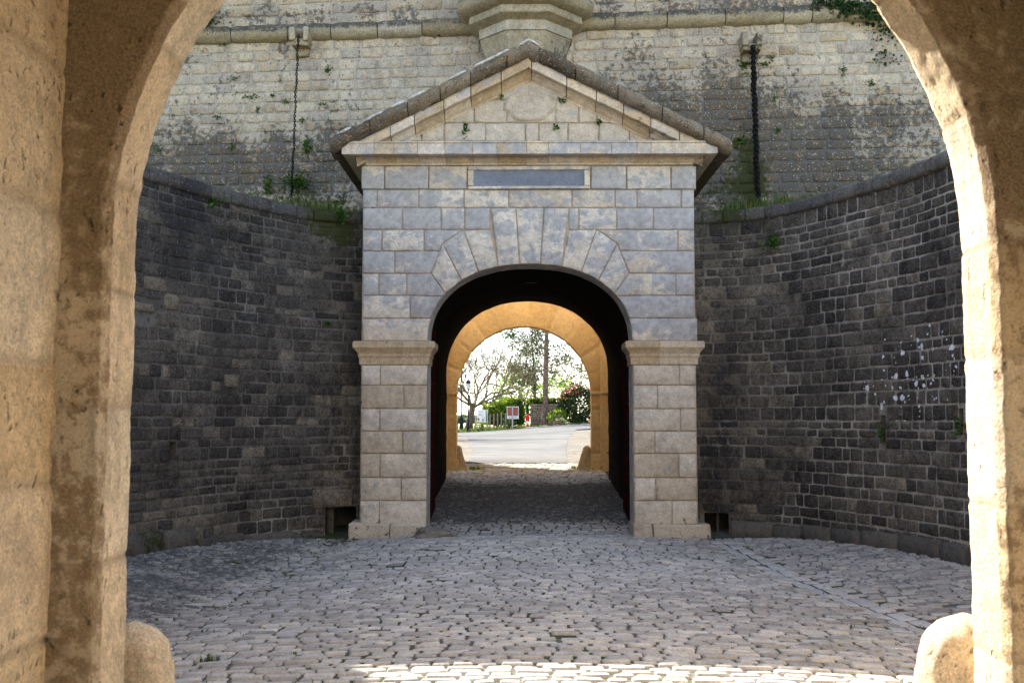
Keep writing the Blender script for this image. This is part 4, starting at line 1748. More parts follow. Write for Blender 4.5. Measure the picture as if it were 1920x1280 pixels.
arch_wall(nw, YA1 - .012, -7.5, 7.5, -.3, 5.3, apw, flip=True)
apw2 = archpts(0, NW + .01, 3.0, 1.5, 2, 36, z0=-.2)
arch_wall(nw, -5.5, -7.5, 7.5, -.3, 5.3, apw2)
nw.add([(-7.5, -5.5, 5.3), (7.5, -5.5, 5.3), (7.5, YA1 - .012, 5.3), (-7.5, YA1 - .012, 5.3)], [(0, 1, 2, 3)])
for x in (-7.5, 7.5):
    nw.add([(x, -5.5, -.3), (x, YA1 - .012, -.3), (x, YA1 - .012, 5.3), (x, -5.5, 5.3)], [(0, 1, 2, 3)])
nw.build('outer_wall', MAT['ochre'], ng, lambda x, y, z: (.1, 0, 0))


# ------------------------------------------------------------------ far gateway
fg = thing('stone_gateway', 'warm orange stone gateway glowing at the far end of the passage', 'gateway', (0, YG0, .56), 'round arched gateways')
FH = 1.41
FSP = PZ(738, YG0)
frm = MB()
gate_ring(frm, FH, FSP, .4, YG0, YG0 + .3, .035, .008, [.03, .07, .12, .2, .3, .5, .9, 1.6], .015, seed=7.1, jw_d=.02, jw_w=.035)
# moved sideways onto the passage axis
frm.v = [(x - .02, y, z) for x, y, z in frm.v]
frm.build('arch_ring', MAT['ochre_far'], fg, lambda x, y, z: (.05, .25 * sstep(.95, .6, z) * sstep(-1.2, -1.4, x), 0))
fo = MB()
# pilaster step either side and the impost band
for sg in (-1, 1):
    x0, x1 = (-2.6, -1.62) if sg < 0 else (1.58, 2.6)
    fo = MB()
    fo.box(x0, x1, YG0 - .10, YG0 + .05, .3, FSP, (.4, .5, 0), bev=.012)
    fo.box(x0 + .0, x1 - .0, YG0 - .125, YG0 + .05, FSP - .0, FSP + .05, (.6, .5, 0), bev=.012)
    fo.box(x0, x1, YG0 - .10, YG0 + .05, FSP + .05, 5.2, (.5, .5, 0), bev=.012)
    xa = (-1.62, -1.405) if sg < 0 else (1.375, 1.58)
    fo.box(xa[0] - .0, xa[1] + .0, YG0 - .025, YG0 + .05, FSP - .02, FSP + .035, (.6, .5, 0), bev=.01)
    fo.box(xa[0] - .0, xa[1] + .012, YG0 - .025, YG0 + .05, .3, G(0, YG0) + .22, (.5, .5, 0), bev=.012)
    fo.build('pilaster', MAT['ochre_far'], fg, lambda x, y, z: (.05, .3 * sstep(1.0, .6, z), 0))
fb = MB()
apo = archpts(0, 1.72, 2.6, 1.75, 2, 36, z0=.2)
barrel(fb, apo, YG0 + .28, YG1, 8)
arch_wall(fb, YG1, -9, 9, -.3, 5.4, apo, flip=True)
apo2 = archpts(0, FH + .8, FSP, FH + .8, 2, 36, z0=-.2)
arch_wall(fb, YG0 + .02, -9, 9, -.3, 5.4, apo2)
fb.add([(-9, YG0 + .02, 5.4), (9, YG0 + .02, 5.4), (9, YG1, 5.4), (-9, YG1, 5.4)], [(0, 1, 2, 3)])
for x in (-9, 9):
    fb.add([(x, YG0 + .02, -.3), (x, YG1, -.3), (x, YG1, 5.4), (x, YG0 + .02, 5.4)], [(0, 1, 2, 3)])
fb.build('outer_wall', MAT['ochre_far'], fg, lambda x, y, z: (.05, 0, 0))


# ------------------------------------------------------------------ guard stones and a loose boulder
MAT['guardfar'] = stone('brown_guard_stone', [(.34, .26, .15), (.42, .33, .2)], mid=.3, fine=.3, bump=.6)


def guard(cx, cy, r0, r1, h, label, lean, seed, sx=1.0, sy=1.0, mat='ochre', flat=0.0, octa=False):
    m = MB()
    gz_ = G(cx, cy) - .06
    rows = []
    nr, ns = 26, 36
    for i in range(nr + 1):
        t = i / nr
        for_r = r0 + (r1 - r0) * t
        if t > .9: for_r *= 1 - .55 * ((t - .9) / .1) if t < .999 else 0.0
        row = []
        for k in range(ns):
            a = 2 * math.pi * k / ns
            ca, sa = math.cos(a), math.sin(a)
            sq = 1 / max(abs(ca), abs(sa)) ** flat if flat else 1
            if octa:
                sq = .96 / math.cos((a + .2) % (math.pi / 4) - math.pi / 8) ** 1.0
            x, y_ = for_r * ca * sx * sq, for_r * sa * sy * sq
            z = t * h + .06 * t
            d = 1 + .16 * fbm(ca * 1.5 + seed, sa * 1.5, z * 2.5, 4) + .05 * fbm(ca * 5 + seed, sa * 5, z * 9, 4)
            row.append((cx + x * d + lean * t, cy + y_ * d, gz_ + z + .02 * nz(x * 6, y_ * 6, seed)))
        rows.append(row)
    m.grid(rows, (.5, .4, 0), closed=True)
    o = m.build('guard_stone', MAT[mat], stain=lambda x, y, z: (.12, 0, 0), origin=(cx, cy, gz_))
    return tag(o, label, 'guard stone', 'guard stones at the feet of the gateways')


guard(-1.50, 3.86, .27, .10, .66, 'worn round-topped guard stone in shade at the left foot of the nearest arch', 0, 1.3, sy=.9, octa=True)
guard(1.54, 3.86, .29, .12, .69, 'sunlit chipped guard stone at the right foot of the nearest arch', -.02, 4.7, sy=.9, octa=True)
guard(-1.37, YG0 + .20, .15, .055, .50, 'small tapered guard stone at the left foot of the far orange arch', -.035, 8.3, sy=.8, mat='guardfar', flat=.5)
guard(1.26, YG0 + .20, .18, .06, .50, 'small tapered guard stone at the right foot of the far orange arch', .06, 9.9, sy=.8, mat='guardfar', flat=.5)
bo = MB()
bm = bmesh.new()
bmesh.ops.create_icosphere(bm, subdivisions=4, radius=1)
bx_, by_ = PX(812, YF - .25), YF - .30
for v in bm.verts:
    c = v.co.copy()
    k = 1 + .35 * fbm(c.x * 1.2, c.y * 1.2, c.z * 1.2 + 4, 4)
    v.co = Vector((bx_ + c.x * .27 * k, by_ + c.y * .2 * k, .01 + max(-.05, c.z * .13 * k + .03)))
bo.bm(bm, (.2, .3, 0))
MAT['boulder'] = stone('grey_boulder', [(.2, .18, .15), (.26, .235, .19)], mid=.3, fine=.35, crust=(.08, .08, .07), bump=1, bdist=.02)
tag(bo.build('boulder', MAT['boulder'], stain=lambda x, y, z: (.15, .4 * sstep(.08, .0, z), 0), origin=(bx_, by_, 0)), 'flat grey boulder lying against the left plinth of the gatehouse', 'boulder')
bo2 = MB()
bm = bmesh.new()
bmesh.ops.create_icosphere(bm, subdivisions=3, radius=1)
bx_, by_ = PX(850, YF - .25), YF - .28
for v in bm.verts:
    c = v.co.copy()
    k = 1 + .35 * fbm(c.x * 1.2 + 3, c.y * 1.2, c.z * 1.2 + 4, 4)
    v.co = Vector((bx_ + c.x * .08 * k, by_ + c.y * .07 * k, .03 + c.z * .045 * k))
bo2.bm(bm, (.3, .3, 0))
tag(bo2.build('boulder', MAT['boulder'], stain=lambda x, y, z: (.15, .1, 0), origin=(bx_, by_, 0)), 'small loose stone just right of the flat grey boulder', 'boulder')


# ------------------------------------------------------------------ plants
def leaf(mb, p, d, size, rr, tone, wid=.55):
    d = d.normalized()
    side = d.cross(Vector((rr.gauss(0, 1), rr.gauss(0, 1), rr.gauss(0, 1))))
    if side.length < 1e-4: side = d.orthogonal()
    side.normalize()
    a = p; b = p + d * size * .5 + side * size * wid * .5; c = p + d * size; e = p + d * size * .5 - side * size * wid * .5
    mb.add([tuple(a), tuple(b), tuple(c), tuple(e)], [(0, 1, 2, 3)], tone, 0, False)


def tuft(p, r, n, rr, mb, leafs=.05, up=.4, out=Vector((0, -1, 0)), asp=(1, .5, 1)):
    for _ in range(n):
        v = Vector((rr.gauss(0, .45) * asp[0], -abs(rr.gauss(0, .45)) * asp[1], rr.gauss(0, .45) * asp[2])) * r
        d = Vector((rr.gauss(0, 1), rr.gauss(0, .7) - .5, rr.gauss(0, .8) + up))
        leaf(mb, p + v, d, leafs * rr.uniform(.6, 1.3), rr, (rr.random(), 0, 0))


def blades(mb, p, n, h, spread_, rr, droop=.5, wid=.006):
    for _ in range(n):
        b = p + Vector((rr.gauss(0, spread_), rr.gauss(0, spread_ * .5), 0))
        a = rr.uniform(0, 2 * math.pi)
        d = Vector((math.cos(a), math.sin(a), 0))
        L = h * rr.uniform(.5, 1.2)
        pts = [b, b + d * L * .12 + Vector((0, 0, L * .55)), b + d * L * droop * .7 + Vector((0, 0, L * (.95 - droop * .3)))]
        s = Vector((-d.y, d.x, 0)) * wid
        t = (rr.random(), 0, 0)
        mb.add([tuple(pts[0] - s), tuple(pts[0] + s), tuple(pts[1] + s * .8), tuple(pts[1] - s * .8), tuple(pts[2])], [(0, 1, 2, 3), (3, 2, 4)], t, 0, False)


WG = 'small weeds rooted in the wall joints'
weeds = [  # px, py, radius(m), leaves, shape, where, label
    (484, 73, .13, 60, (1.5, .5, .7), 'c', 'broad leafy weed tight under the cordon left of the clean waterspout'),
    (420, 84, .08, 30, (1, .5, 1), 'c', 'small weed below the cordon, beside the left edge of the arch view'),
    (352, 84, .08, 26, (1.2, .5, 1), 'c', 'weed below the cordon cut by the near arch on the left'),
    (615, 132, .08, 30, (.8, .5, 1.3), 'c', 'T-shaped weed in a joint right of the thin rain chain'),
    (441, 148, .08, 26, (1, .5, .8), 'c', 'small weed among pale blocks high on the left of the rampart'),
    (472, 184, .09, 30, (2.6, .4, .35), 'c', 'flat strip of weed growing along one joint left of the thin chain'),
    (512, 182, .05, 18, (1, .5, .8), 'c', 'tiny weed between the strip of weed and the thin chain'),
    (538, 193, .06, 22, (1, .5, .9), 'c', 'dark little weed close on the left of the thin chain'),
    (604, 197, .06, 24, (1.5, .5, .8), 'c', 'forked weed in the joint well above the left eave of the pediment'),
    (484, 207, .06, 20, (.5, .5, 1.4), 'c', 'upright weed in a vertical joint below the flat strip of weed'),
    (409, 221, .06, 20, (1.4, .5, .7), 'c', 'weed in a cracked joint above the left curved wall, far from the chain'),
    (567, 229, .07, 26, (1, .5, .8), 'c', 'weed half hidden behind the middle of the thin rain chain'),
    (577, 277, .12, 70, (.6, .5, 1.3), 'c', 'tall bright green fern right of the lower thin rain chain'),
    (437, 278, .07, 26, (.5, .5, 1.6), 'c', 'narrow weed in a vertical joint low on the left of the rampart'),
    (297, 283, .07, 26, (1, .5, 1), 'c', 'round weed just above the left curved wall by the near arch'),
    (504, 352, .14, 70, (.5, .5, 1.7), 'c', 'tall weed column left of the foot of the thin rain chain'),
    (560, 345, .24, 220, (1.2, .5, .8), 'c', 'large leafy clump behind the foot of the thin rain chain'),
    (636, 404, .13, 80, (.8, .6, 1), 'l', 'bright fern on the moss stain above the left curved wall'),
    (401, 379, .10, 46, (1.3, .6, .6), 'l', 'weed sprouting from the coping of the left curved wall'),
    (615, 607, .05, 26, (1, .5, .6), 'l', 'bright tiny weed halfway up the left curved wall near the gatehouse'),
    (1445, 110, .07, 28, (.8, .5, 1.2), 'c', 'weed in a joint right of the mossy waterspout'),
    (1393, 122, .10, 46, (.9, .5, 1), 'c', 'leafy weed just under the mossy waterspout, left of its chain'),
    (1430, 122, .06, 22, (1.6, .5, .5), 'c', 'small flat weed just under the mossy waterspout, right of its chain'),
    (1580, 134, .07, 26, (.7, .5, 1.3), 'c', 'weed in a crack of the pale upper rampart on the right'),
    (1632, 158, .06, 22, (.6, .5, 1.4), 'c', 'weed in a joint of the right rampart near the arch edge'),
    (1452, 189, .06, 22, (.5, .5, 1.6), 'c', 'thin weed on the dark rampart right of the black chain, upper one'),
    (1458, 246, .05, 18, (1, .5, 1), 'c', 'thin weed on the dark rampart right of the black chain, lower one'),
    (1386, 267, .12, 56, (1.2, .5, .8), 'c', 'fern between the right eave of the pediment and the black chain'),
    (1447, 455, .14, 60, (1, .6, 1.1), 'r', 'leafy weed hanging high on the right curved wall'),
    (1656, 812, .09, 46, (.5, .5, 1.5), 'r', 'ivy sprig hanging out of the slit in the right curved wall'),
    (1801, 803, .08, 36, (.5, .5, 1.2), 'r', 'ivy sprig in the slit beside the right edge of the near arch'),
    (873, 244, .06, 26, (.5, .5, 1.6), 't', 'weed in the lower left of the tympanum'),
    (941, 183, .04, 14, (1, .5, .8), 't', 'weed left of the worn carving in the tympanum'),
    (1053, 190, .045, 16, (.9, .5, 1), 't', 'weed right of the worn carving in the tympanum'),
    (1042, 239, .045, 16, (1, .5, 1.2), 't', 'weed below the worn carving in the tympanum'),
    (1123, 231, .05, 18, (1, .5, 1), 't', 'weed in the lower right of the tympanum'),
    (817, 62, .12, 60, (1.4, .5, .7), 'c', 'leafy weed under the cordon just left of the turret corbel'),
    (695, 68, .06, 22, (1, .5, .6), 'c', 'small weed under the cordon between waterspout and turret corbel'),
]
rw = random.Random(77)
for (px, py, r, n, asp, wh, lab) in weeds:
    if wh == 'c':
        p = cpos(px, py); p.y -= .03
    elif wh == 't':
        p = P(px, py, YT - .03)
    else:
        cv = cvL if wh == 'l' else cvR
        u, z = cv.hit(px, py)
        p = Vector(cv.map(u, z, .03))
    mb = MB()
    tuft(p, r, int(n * 1.5), rw, mb, leafs=.045 if r < .1 else .06, asp=asp)
    o = mb.build('weed', MAT['weed'], origin=tuple(p))
    tag(o, lab, 'weed', WG)
# ivy on the right end of the cordon, shrub on the left end
iv = MB()
p0 = cpos(1640, 30)
for _ in range(700):
    px = 1510 + 190 * rw.random() ** .7
    py = rw.gauss(8 + (px - 1510) * .17, 7 + (px - 1510) * .045)
    p = cpos(px, py); p.y -= .17 if py < 45 else rw.uniform(.02, .1)
    leaf(iv, p, Vector((rw.gauss(0, 1), -.6, rw.gauss(-.6, .6))), rw.uniform(.05, .1), rw, (rw.random(), 0, 0), .9)
for _ in range(90):
    px = rw.gauss(1660, 14); py = rw.uniform(45, 125)
    p = cpos(px, py); p.y -= rw.uniform(.02, .06)
    leaf(iv, p, Vector((rw.gauss(0, 1), -.6, rw.gauss(-.6, .6))), rw.uniform(.04, .07), rw, (rw.random(), 0, 0), .9)
tag(iv.build('ivy', MAT['ivy'], origin=tuple(p0)), 'dark ivy spilling over the right end of the cordon', 'ivy')
sb2 = MB()
p0 = cpos(392, 40); p0.y -= .1
tuft(p0, .26, 150, rw, sb2, leafs=.07, asp=(1.3, .6, .8), up=.8)
for _ in range(26):
    a = rw.uniform(-.8, .8)
    sb2.tube([p0 + Vector((0, 0, -.15)), p0 + Vector((math.sin(a) * .25, -.1, .05)), p0 + Vector((math.sin(a) * .45, -.14, rw.uniform(-.05, .3)))], [.008, .005, .002], 4, tone=(.1, 0, 0))
tag(sb2.build('shrub', MAT['ivy'], origin=tuple(p0)), 'twiggy green shrub on top of the cordon at far left', 'shrub')
# grass on the terrace behind the curved walls (one mass each side)
for (lab, cv, rng_u, nn) in (('grass_tuft_bank', cvR, (.3, 2.8), 800), ('grass_tuft_bank', cvL, (.1, 2.3), 600)):
    g = MB()
    for _ in range(nn):
        u = rw.uniform(*rng_u)
        d = -rw.uniform(.02, 1.2)
        p = Vector(cv.map(u, FT - .02, d))
        k = math.exp(-((u - (1.35 if cv is cvR else 1.0)) / .55) ** 2)
        blades(g, p, 3, .11 + .32 * k * rw.random(), .04, rw, .6, .007)
    tag(g.build('grass_bank', MAT['grassb']), kind='stuff')
# grass blades and moss in the paving joints
g = MB()
for _ in range(420):
    y = rw.uniform(4.5, 14.3); x = rw.uniform(-4.4, 4.4)
    lim = abs(gutter(1 if x > 0 else -1, y))
    w_ = .25 + .6 * sstep(.9, 0, abs(abs(x) - lim + .3)) + .25 * sstep(11, 14, y) * (x < 0 or x > 1.5)
    if rw.random() > w_: continue
    for _k in range(rw.randint(2, 5)):
        blades(g, Vector((x + rw.gauss(0, .06), y + rw.gauss(0, .008), G(x, y) - .02)), 2, .045, .01, rw, .9, .004)
tag(g.build('joint_grass', MAT['grassb']), kind='stuff')
g = MB()
for k in range(40):
    blades(g, Vector((PX(405, 6.4), 6.4, G(-1.9, 6.4) - .01)), 1, .055, .035, rw, 1.0, .0035)
tag(g.build('grass_tuft', MAT['grassb'], origin=(PX(405, 6.4), 6.4, 0.1)), 'small grass tuft between cobbles near the left guard stone', 'grass tuft')
for (px, yy, lab) in ((893, YG0 + .35, 'bright grass tuft beside the left guard stone of the far arch'), (1085, YG0 + .3, 'grass tuft beside the right guard stone of the far arch')):
    g = MB()
    x = PX(px, yy)
    for k in range(120):
        blades(g, Vector((x + rw.uniform(-.14, .14), yy + rw.uniform(-.1, .25), G(x, yy))), 1, .09, .04, rw, .7, .007)
    tag(g.build('grass_tuft', MAT['hedge'], origin=(x, yy, G(x, yy))), lab, 'grass tuft')


# ------------------------------------------------------------------ outside world beyond the far gateway
YO = 75.0


def o3(px, py, Y=YO):
    return P(px, py, Y)


def gp(px, Y):
    x = PX(px, Y)
    return Vector((x, Y, G(x, Y)))


# verge of rough grass
vg = MB()
ro = random.Random(9)
for _ in range(5200):
    px = ro.uniform(845, 1120)
    Y = ro.uniform(76.2, 82)
    if px > 975 and ro.random() > .5: continue
    p = gp(px, Y)
    blades(vg, p, 2, ro.uniform(.12, .34), .05, ro, .6, .02)
tag(vg.build('verge_grass', MAT['grassb']), kind='stuff')
so = MB()
rows = []
for Y in np.linspace(75.9, 84, 8):
    rows.append([(x, Y, G(x, Y) + .03 + .12 * sstep(75.9, 79, Y) + .05 * nz(x, Y, 1)) for x in np.linspace(.2, 9, 24)])
so.grid(rows)
tag(so.build('bare_verge', MAT['soil']), kind='structure')
kb = MB()
x = PX(985, YO + .7)
while x < 8:
    l = 1.0
    zg = G(x + .5, YO + .75)
    kb.box(x + .01, x + l - .01, YO + .7, YO + .9, zg - .1, zg + .10, (ro.random(), .5, 0), bev=.02)
    x += l
tag(kb.build('kerb', MAT['gutter']), kind='structure')


def crown(mb, c, rad, n, size, rr, shell=.5, tonef=None, flat=0):
    for _ in range(n):
        v = Vector((rr.gauss(0, 1), rr.gauss(0, 1), rr.gauss(0, 1))).normalized()
        k = (shell + (1 - shell) * rr.random() ** .5)
        k *= 1 + .22 * fbm(v.x * 2 + c.x, v.y * 2, v.z * 2 + c.z, 3)
        p = c + Vector((v.x * rad[0], v.y * rad[1], v.z * rad[2])) * k
        d = v + Vector((rr.gauss(0, .8), rr.gauss(0, .8), rr.gauss(0, .8)))
        t = tonef(v, rr) if tonef else rr.random()
        leaf(mb, p, d, size * rr.uniform(.6, 1.4), rr, (clamp(t), 0, 0), .7)


def boxleaves(mb, c, half, n, size, rr, tonef):
    for _ in range(n):
        f = rr.random()
        v = Vector((rr.uniform(-1, 1), rr.uniform(-1, 1), rr.uniform(-1, 1)))
        if f < .5: v.y = -1
        elif f < .8: v.z = 1
        else: v.x = rr.choice((-1, 1))
        v *= 1 + .08 * nz(v.x * 4, v.z * 4, c.x) - .06 * rr.random()
        p = c + Vector((v.x * half[0], v.y * half[1], v.z * half[2]))
        leaf(mb, p, Vector((rr.gauss(0, 1), rr.gauss(-.4, 1), rr.gauss(.4, 1))), size * rr.uniform(.6, 1.4), rr, (clamp(tonef(v, rr)), 0, 0), .75)


def branch(mb, p, d, L, r, depth, rr, spread_=.55, tips=None, up=.12, shrink=.74):
    pts = [p.copy()]; rad = [r]
    q_ = p.copy()
    dd = d.normalized()
    n = 3
    for i in range(n):
        dd = (dd + Vector((rr.gauss(0, .16), rr.gauss(0, .16), rr.gauss(up, .12)))).normalized()
        q_ = q_ + dd * L / n
        pts.append(q_.copy()); rad.append(r * (1 - .4 * (i + 1) / n))
    mb.tube(pts, rad, 5 if r > .03 else 3, cap=False)
    if depth == 0:
        if tips is not None: tips.append(q_.copy())
        return
    k = rr.choice((2, 3, 3))
    for _ in range(k):
        nd = (dd + Vector((rr.gauss(0, spread_), rr.gauss(0, spread_), rr.gauss(.05, spread_)))).normalized()
        st_ = pts[rr.choice((2, 3, 3))]
        branch(mb, st_, nd, L * shrink * rr.uniform(.8, 1.15), r * .64, depth - 1, rr, spread_, tips, up, shrink)


def bare_tree(px, Y, label, trunk_h, r, seeds, lean, L=2.2, depth=5, nb=5):
    b = gp(px, Y)
    t = thing('bare_tree', label, 'tree', tuple(b), 'trees beyond the road')
    rr = random.Random(seeds)
    tr = MB()
    top = b + Vector((lean, 0, trunk_h))
    tr.tube([b + Vector((-.1, 0, -.1)), b + Vector((lean * .3, 0, trunk_h * .4)), top], [r * 1.25, r, r * .8], 9)
    tr.build('trunk', MAT['bark'], t)
    cr = MB()
    for k in range(nb):
        a = 2 * math.pi * k / nb + rr.uniform(-.3, .3)
        d = Vector((math.cos(a) * .9, math.sin(a) * .9, rr.uniform(.35, 1.0)))
        branch(cr, top - Vector((0, 0, rr.uniform(0, trunk_h * .25))), d, L, r * .42, depth, rr, .6, None, .05)
    cr.build('crown', MAT['twig'], t)
    return t


bare_tree(879, 82, 'bare spreading tree with forked trunk behind the street lamp', 2.2, .28, 4, .35, L=2.4, depth=6, nb=9)
bare_tree(905, 112, 'hazy bare tree between the lamp and the thin bare tree', 3.0, .15, 28, .1, L=2.6, depth=5, nb=8)
bare_tree(975, 118, 'bare tree far behind the round yellow-green bush', 4.0, .16, 29, .1, L=2.8, depth=5, nb=8)
bare_tree(935, 100, 'thin bare tree far behind the fence hedge', 3.0, .13, 8, .1, L=1.9, depth=5, nb=5)
bare_tree(1078, 104, 'bare tree behind the red-tipped bush at right', 3.4, .18, 15, -.1, L=2.1, depth=5, nb=6)
bare_tree(1050, 112, 'second bare tree further back on the right, beside the tall trunk', 3.4, .16, 19, .2, L=2.1, depth=5, nb=6)

for (X_, Y_, sd_, lb) in ((-8.6, 50, 41, 'bare roadside tree nearest the gateway, left of the arch view'),
                          (-10.5, 62, 43, 'bare roadside tree further along, left of the arch view, shading the road')):
    b = Vector((X_, Y_, G(X_, Y_)))
    t = thing('bare_tree', lb, 'tree', tuple(b), 'trees beyond the road')
    rr = random.Random(sd_)
    tr = MB(); tr.tube([b - Vector((0, 0, .1)), b + Vector((.1, 0, 2.5)), b + Vector((.1, 0, 5.4))], [.4, .3, .24], 9)
    tr.build('trunk', MAT['bark'], t)
    cr = MB()
    for k in range(8):
        a = 2 * math.pi * k / 8
        branch(cr, b + Vector((.1, 0, 4.8)), Vector((math.cos(a) * .9, math.sin(a) * .9, rr.uniform(.4, 1.2))), 2.1, .13, 5, rr, .6)
    cr.build('crown', MAT['twig'], t)

# tall tree with sparse foliage
b = gp(1023, 80)
b = Vector((PX(1021, 80), 80, G(PX(1021, 80), 80)))
tt_ = thing('tall_tree', 'tall tree with a straight brown trunk beside the stone garden wall', 'tree', tuple(b), 'trees beyond the road')
tm = MB()
tm.tube([b + Vector((-.25, 0, -.1)), b + Vector((-.02, 0, .5)), b + Vector((.06, 0, 1.6)), b + Vector((.1, 0, 4.2)), b + Vector((.2, 0, 8)), b + Vector((.3, 0, 11))], [.48, .27, .22, .20, .16, .1], 10)
for k in range(5):
    a = -2.6 + k * .5
    tm.tube([b + Vector((0, 0, .35)), b + Vector((math.cos(a) * .5, math.sin(a) * .4, .1)), b + Vector((math.cos(a) * 1.0, math.sin(a) * .9, -.05))], [.16, .09, .03], 6)
tm.build('trunk', MAT['redbark'], tt_)
rr = random.Random(31)
cm_ = MB(); tips = []
for k in range(15):
    z = 3.2 + k * .55
    a = rr.uniform(0, 6.28)
    sx = math.cos(a)
    branch(cm_, b + Vector((.1, 0, z)), Vector((sx, math.sin(a), rr.uniform(-.1, .5))), 1.6, .05, 3, rr, .55, tips, .05)
cm_.build('limbs', MAT['twig'], tt_)
lm = MB()
for t in tips:
    if rr.random() < .12: continue
    crown(lm, t, (.5, .5, .42), rr.randint(20, 50), .15, rr, .1)
lm.build('crown', MAT['olive'], tt_)
# second, slimmer tree left of it
b = gp(1004, 86)
t2 = thing('slim_tree', 'slim tree with dark foliage clumps left of the tall trunk', 'tree', tuple(b), 'trees beyond the road')
tm = MB()
tm.tube([b, b + Vector((-.05, 0, 2.5)), b + Vector((-.1, 0, 4.5)), b + Vector((-.3, 0, 7)), b + Vector((-.2, 0, 9.5))], [.17, .13, .09, .05, .025], 8)
tm.build('trunk', MAT['bark'], t2)
cm_ = MB(); tips = []
for k in range(10):
    z = 3.0 + k * .6
    a = rr.uniform(0, 6.28)
    branch(cm_, b + Vector((-.1, 0, z)), Vector((math.cos(a) * 1.1 - .3, math.sin(a), rr.uniform(-.1, .6))), 1.3, .05, 3, rr, .55, tips, .08)
cm_.build('limbs', MAT['twig'], t2)
lm = MB()
for (px, py, rx, rz, n) in [(968, 690, .55, .42, 220), (978, 712, .7, .5, 300), (994, 706, .45, .45, 160), (1002, 725, .4, .5, 120), (985, 655, .35, .3, 70), (958, 650, .3, .25, 60), (1064, 672, .45, .35, 90)]:
    crown(lm, P(px, py, 86), (rx, .5, rz), n, .16, rr, .2)
for t in tips:
    if rr.random() < .3: continue
    crown(lm, t, (.5, .5, .4), 34, .14, rr, .1)
lm.build('crown', MAT['darkleaf'], t2)


def bush(name, px, Y, w_, h, n, size, mat, label, cat, tonef=None, trunkh=.3, group=None, zoff=0):
    b = gp(px, Y)
    t = thing(name, label, cat, tuple(b), group)
    m = MB()
    for k in range(4):
        a = k * 1.6
        m.tube([b, b + Vector((math.cos(a) * w_ * .3, math.sin(a) * .2, h * .5)), b + Vector((math.cos(a) * w_ * .55, math.sin(a) * .3, h * .8))], [.05, .03, .01], 5)
    m.build('stem', MAT['bark'], t)
    l = MB()
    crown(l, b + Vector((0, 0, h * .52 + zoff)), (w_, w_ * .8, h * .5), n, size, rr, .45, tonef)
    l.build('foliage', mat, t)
    return t, b


TG = 'shrubs beyond the road'
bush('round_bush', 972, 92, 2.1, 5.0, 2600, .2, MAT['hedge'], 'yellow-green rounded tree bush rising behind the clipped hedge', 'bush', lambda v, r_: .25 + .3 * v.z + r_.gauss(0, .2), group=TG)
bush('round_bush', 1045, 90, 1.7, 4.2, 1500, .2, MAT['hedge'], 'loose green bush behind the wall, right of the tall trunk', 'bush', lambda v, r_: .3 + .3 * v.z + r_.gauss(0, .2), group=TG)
t, b = bush('red_tipped_bush', 1086, 79, 1.55, 2.75, 6500, .15, MAT['darkleaf'], 'dark bush with red young leaves on top at the right edge of the arch view', 'bush', group=TG)
l = MB()
for _ in range(230):
    v = Vector((rr.gauss(-.25, .55), rr.gauss(0, .6), abs(rr.gauss(.75, .25)))).normalized()
    p = b + Vector((0, 0, 1.4)) + Vector((v.x * 1.65, v.y * 1.3, v.z * 1.5))
    leaf(l, p, v + Vector((rr.gauss(0, .5), rr.gauss(0, .5), rr.gauss(0, .5))), .17, rr, (rr.random(), 0, 0), .6)
l.build('young_leaves', MAT['redleaf'], t)
bush('low_bush', 1046, 78, .75, 1.35, 700, .13, MAT['hedge'], 'low light green bush against the dark bush, right of the trunk', 'bush', group=TG)
bush('low_bush', 1040, 76.8, .7, .45, 300, .09, leafmat('plum_leaf', [(.05, .02, .025), (.1, .04, .045), (.14, .07, .06)]), 'low dark purple bush on the kerb right of the trunk', 'bush', group=TG)
bush('low_bush', 1050, 77.2, .4, .6, 200, .14, leafmat('pale_leaf', [(.3, .32, .16), (.5, .5, .3)]), 'pale cream-green tuft plant behind the purple bush', 'bush', group=TG)
bush('low_bush', 903, 77.6, .6, .8, 420, .12, MAT['hedge'], 'low green bush under the white map board', 'bush', group=TG)
bush('low_bush', 956, 77.6, .5, .7, 300, .12, MAT['darkleaf'], 'small dark bush at the foot of the red-brown board', 'bush', group=TG)

# clipped hedges
def hedge(px0, px1, py0, py1, Y, dep, n, label, tonef, size=.13, mat='hedge'):
    a, c = P(px0, py0, Y), P(px1, py1, Y)
    cen = Vector(((a.x + c.x) / 2, Y + dep, (a.z + c.z) / 2))
    m = MB()
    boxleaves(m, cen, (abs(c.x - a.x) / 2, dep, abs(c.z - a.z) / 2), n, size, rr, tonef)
    core = .8
    m.box(cen.x - abs(c.x - a.x) / 2 * core, cen.x + abs(c.x - a.x) / 2 * core, Y + dep * .3, Y + dep * 1.7, min(a.z, c.z), max(a.z, c.z) - .18, (.05, 0, 0))
    o = m.build('hedge', MAT[mat], origin=(cen.x, Y, min(a.z, c.z)))
    return tag(o, label, 'hedge', 'clipped hedges beyond the road')


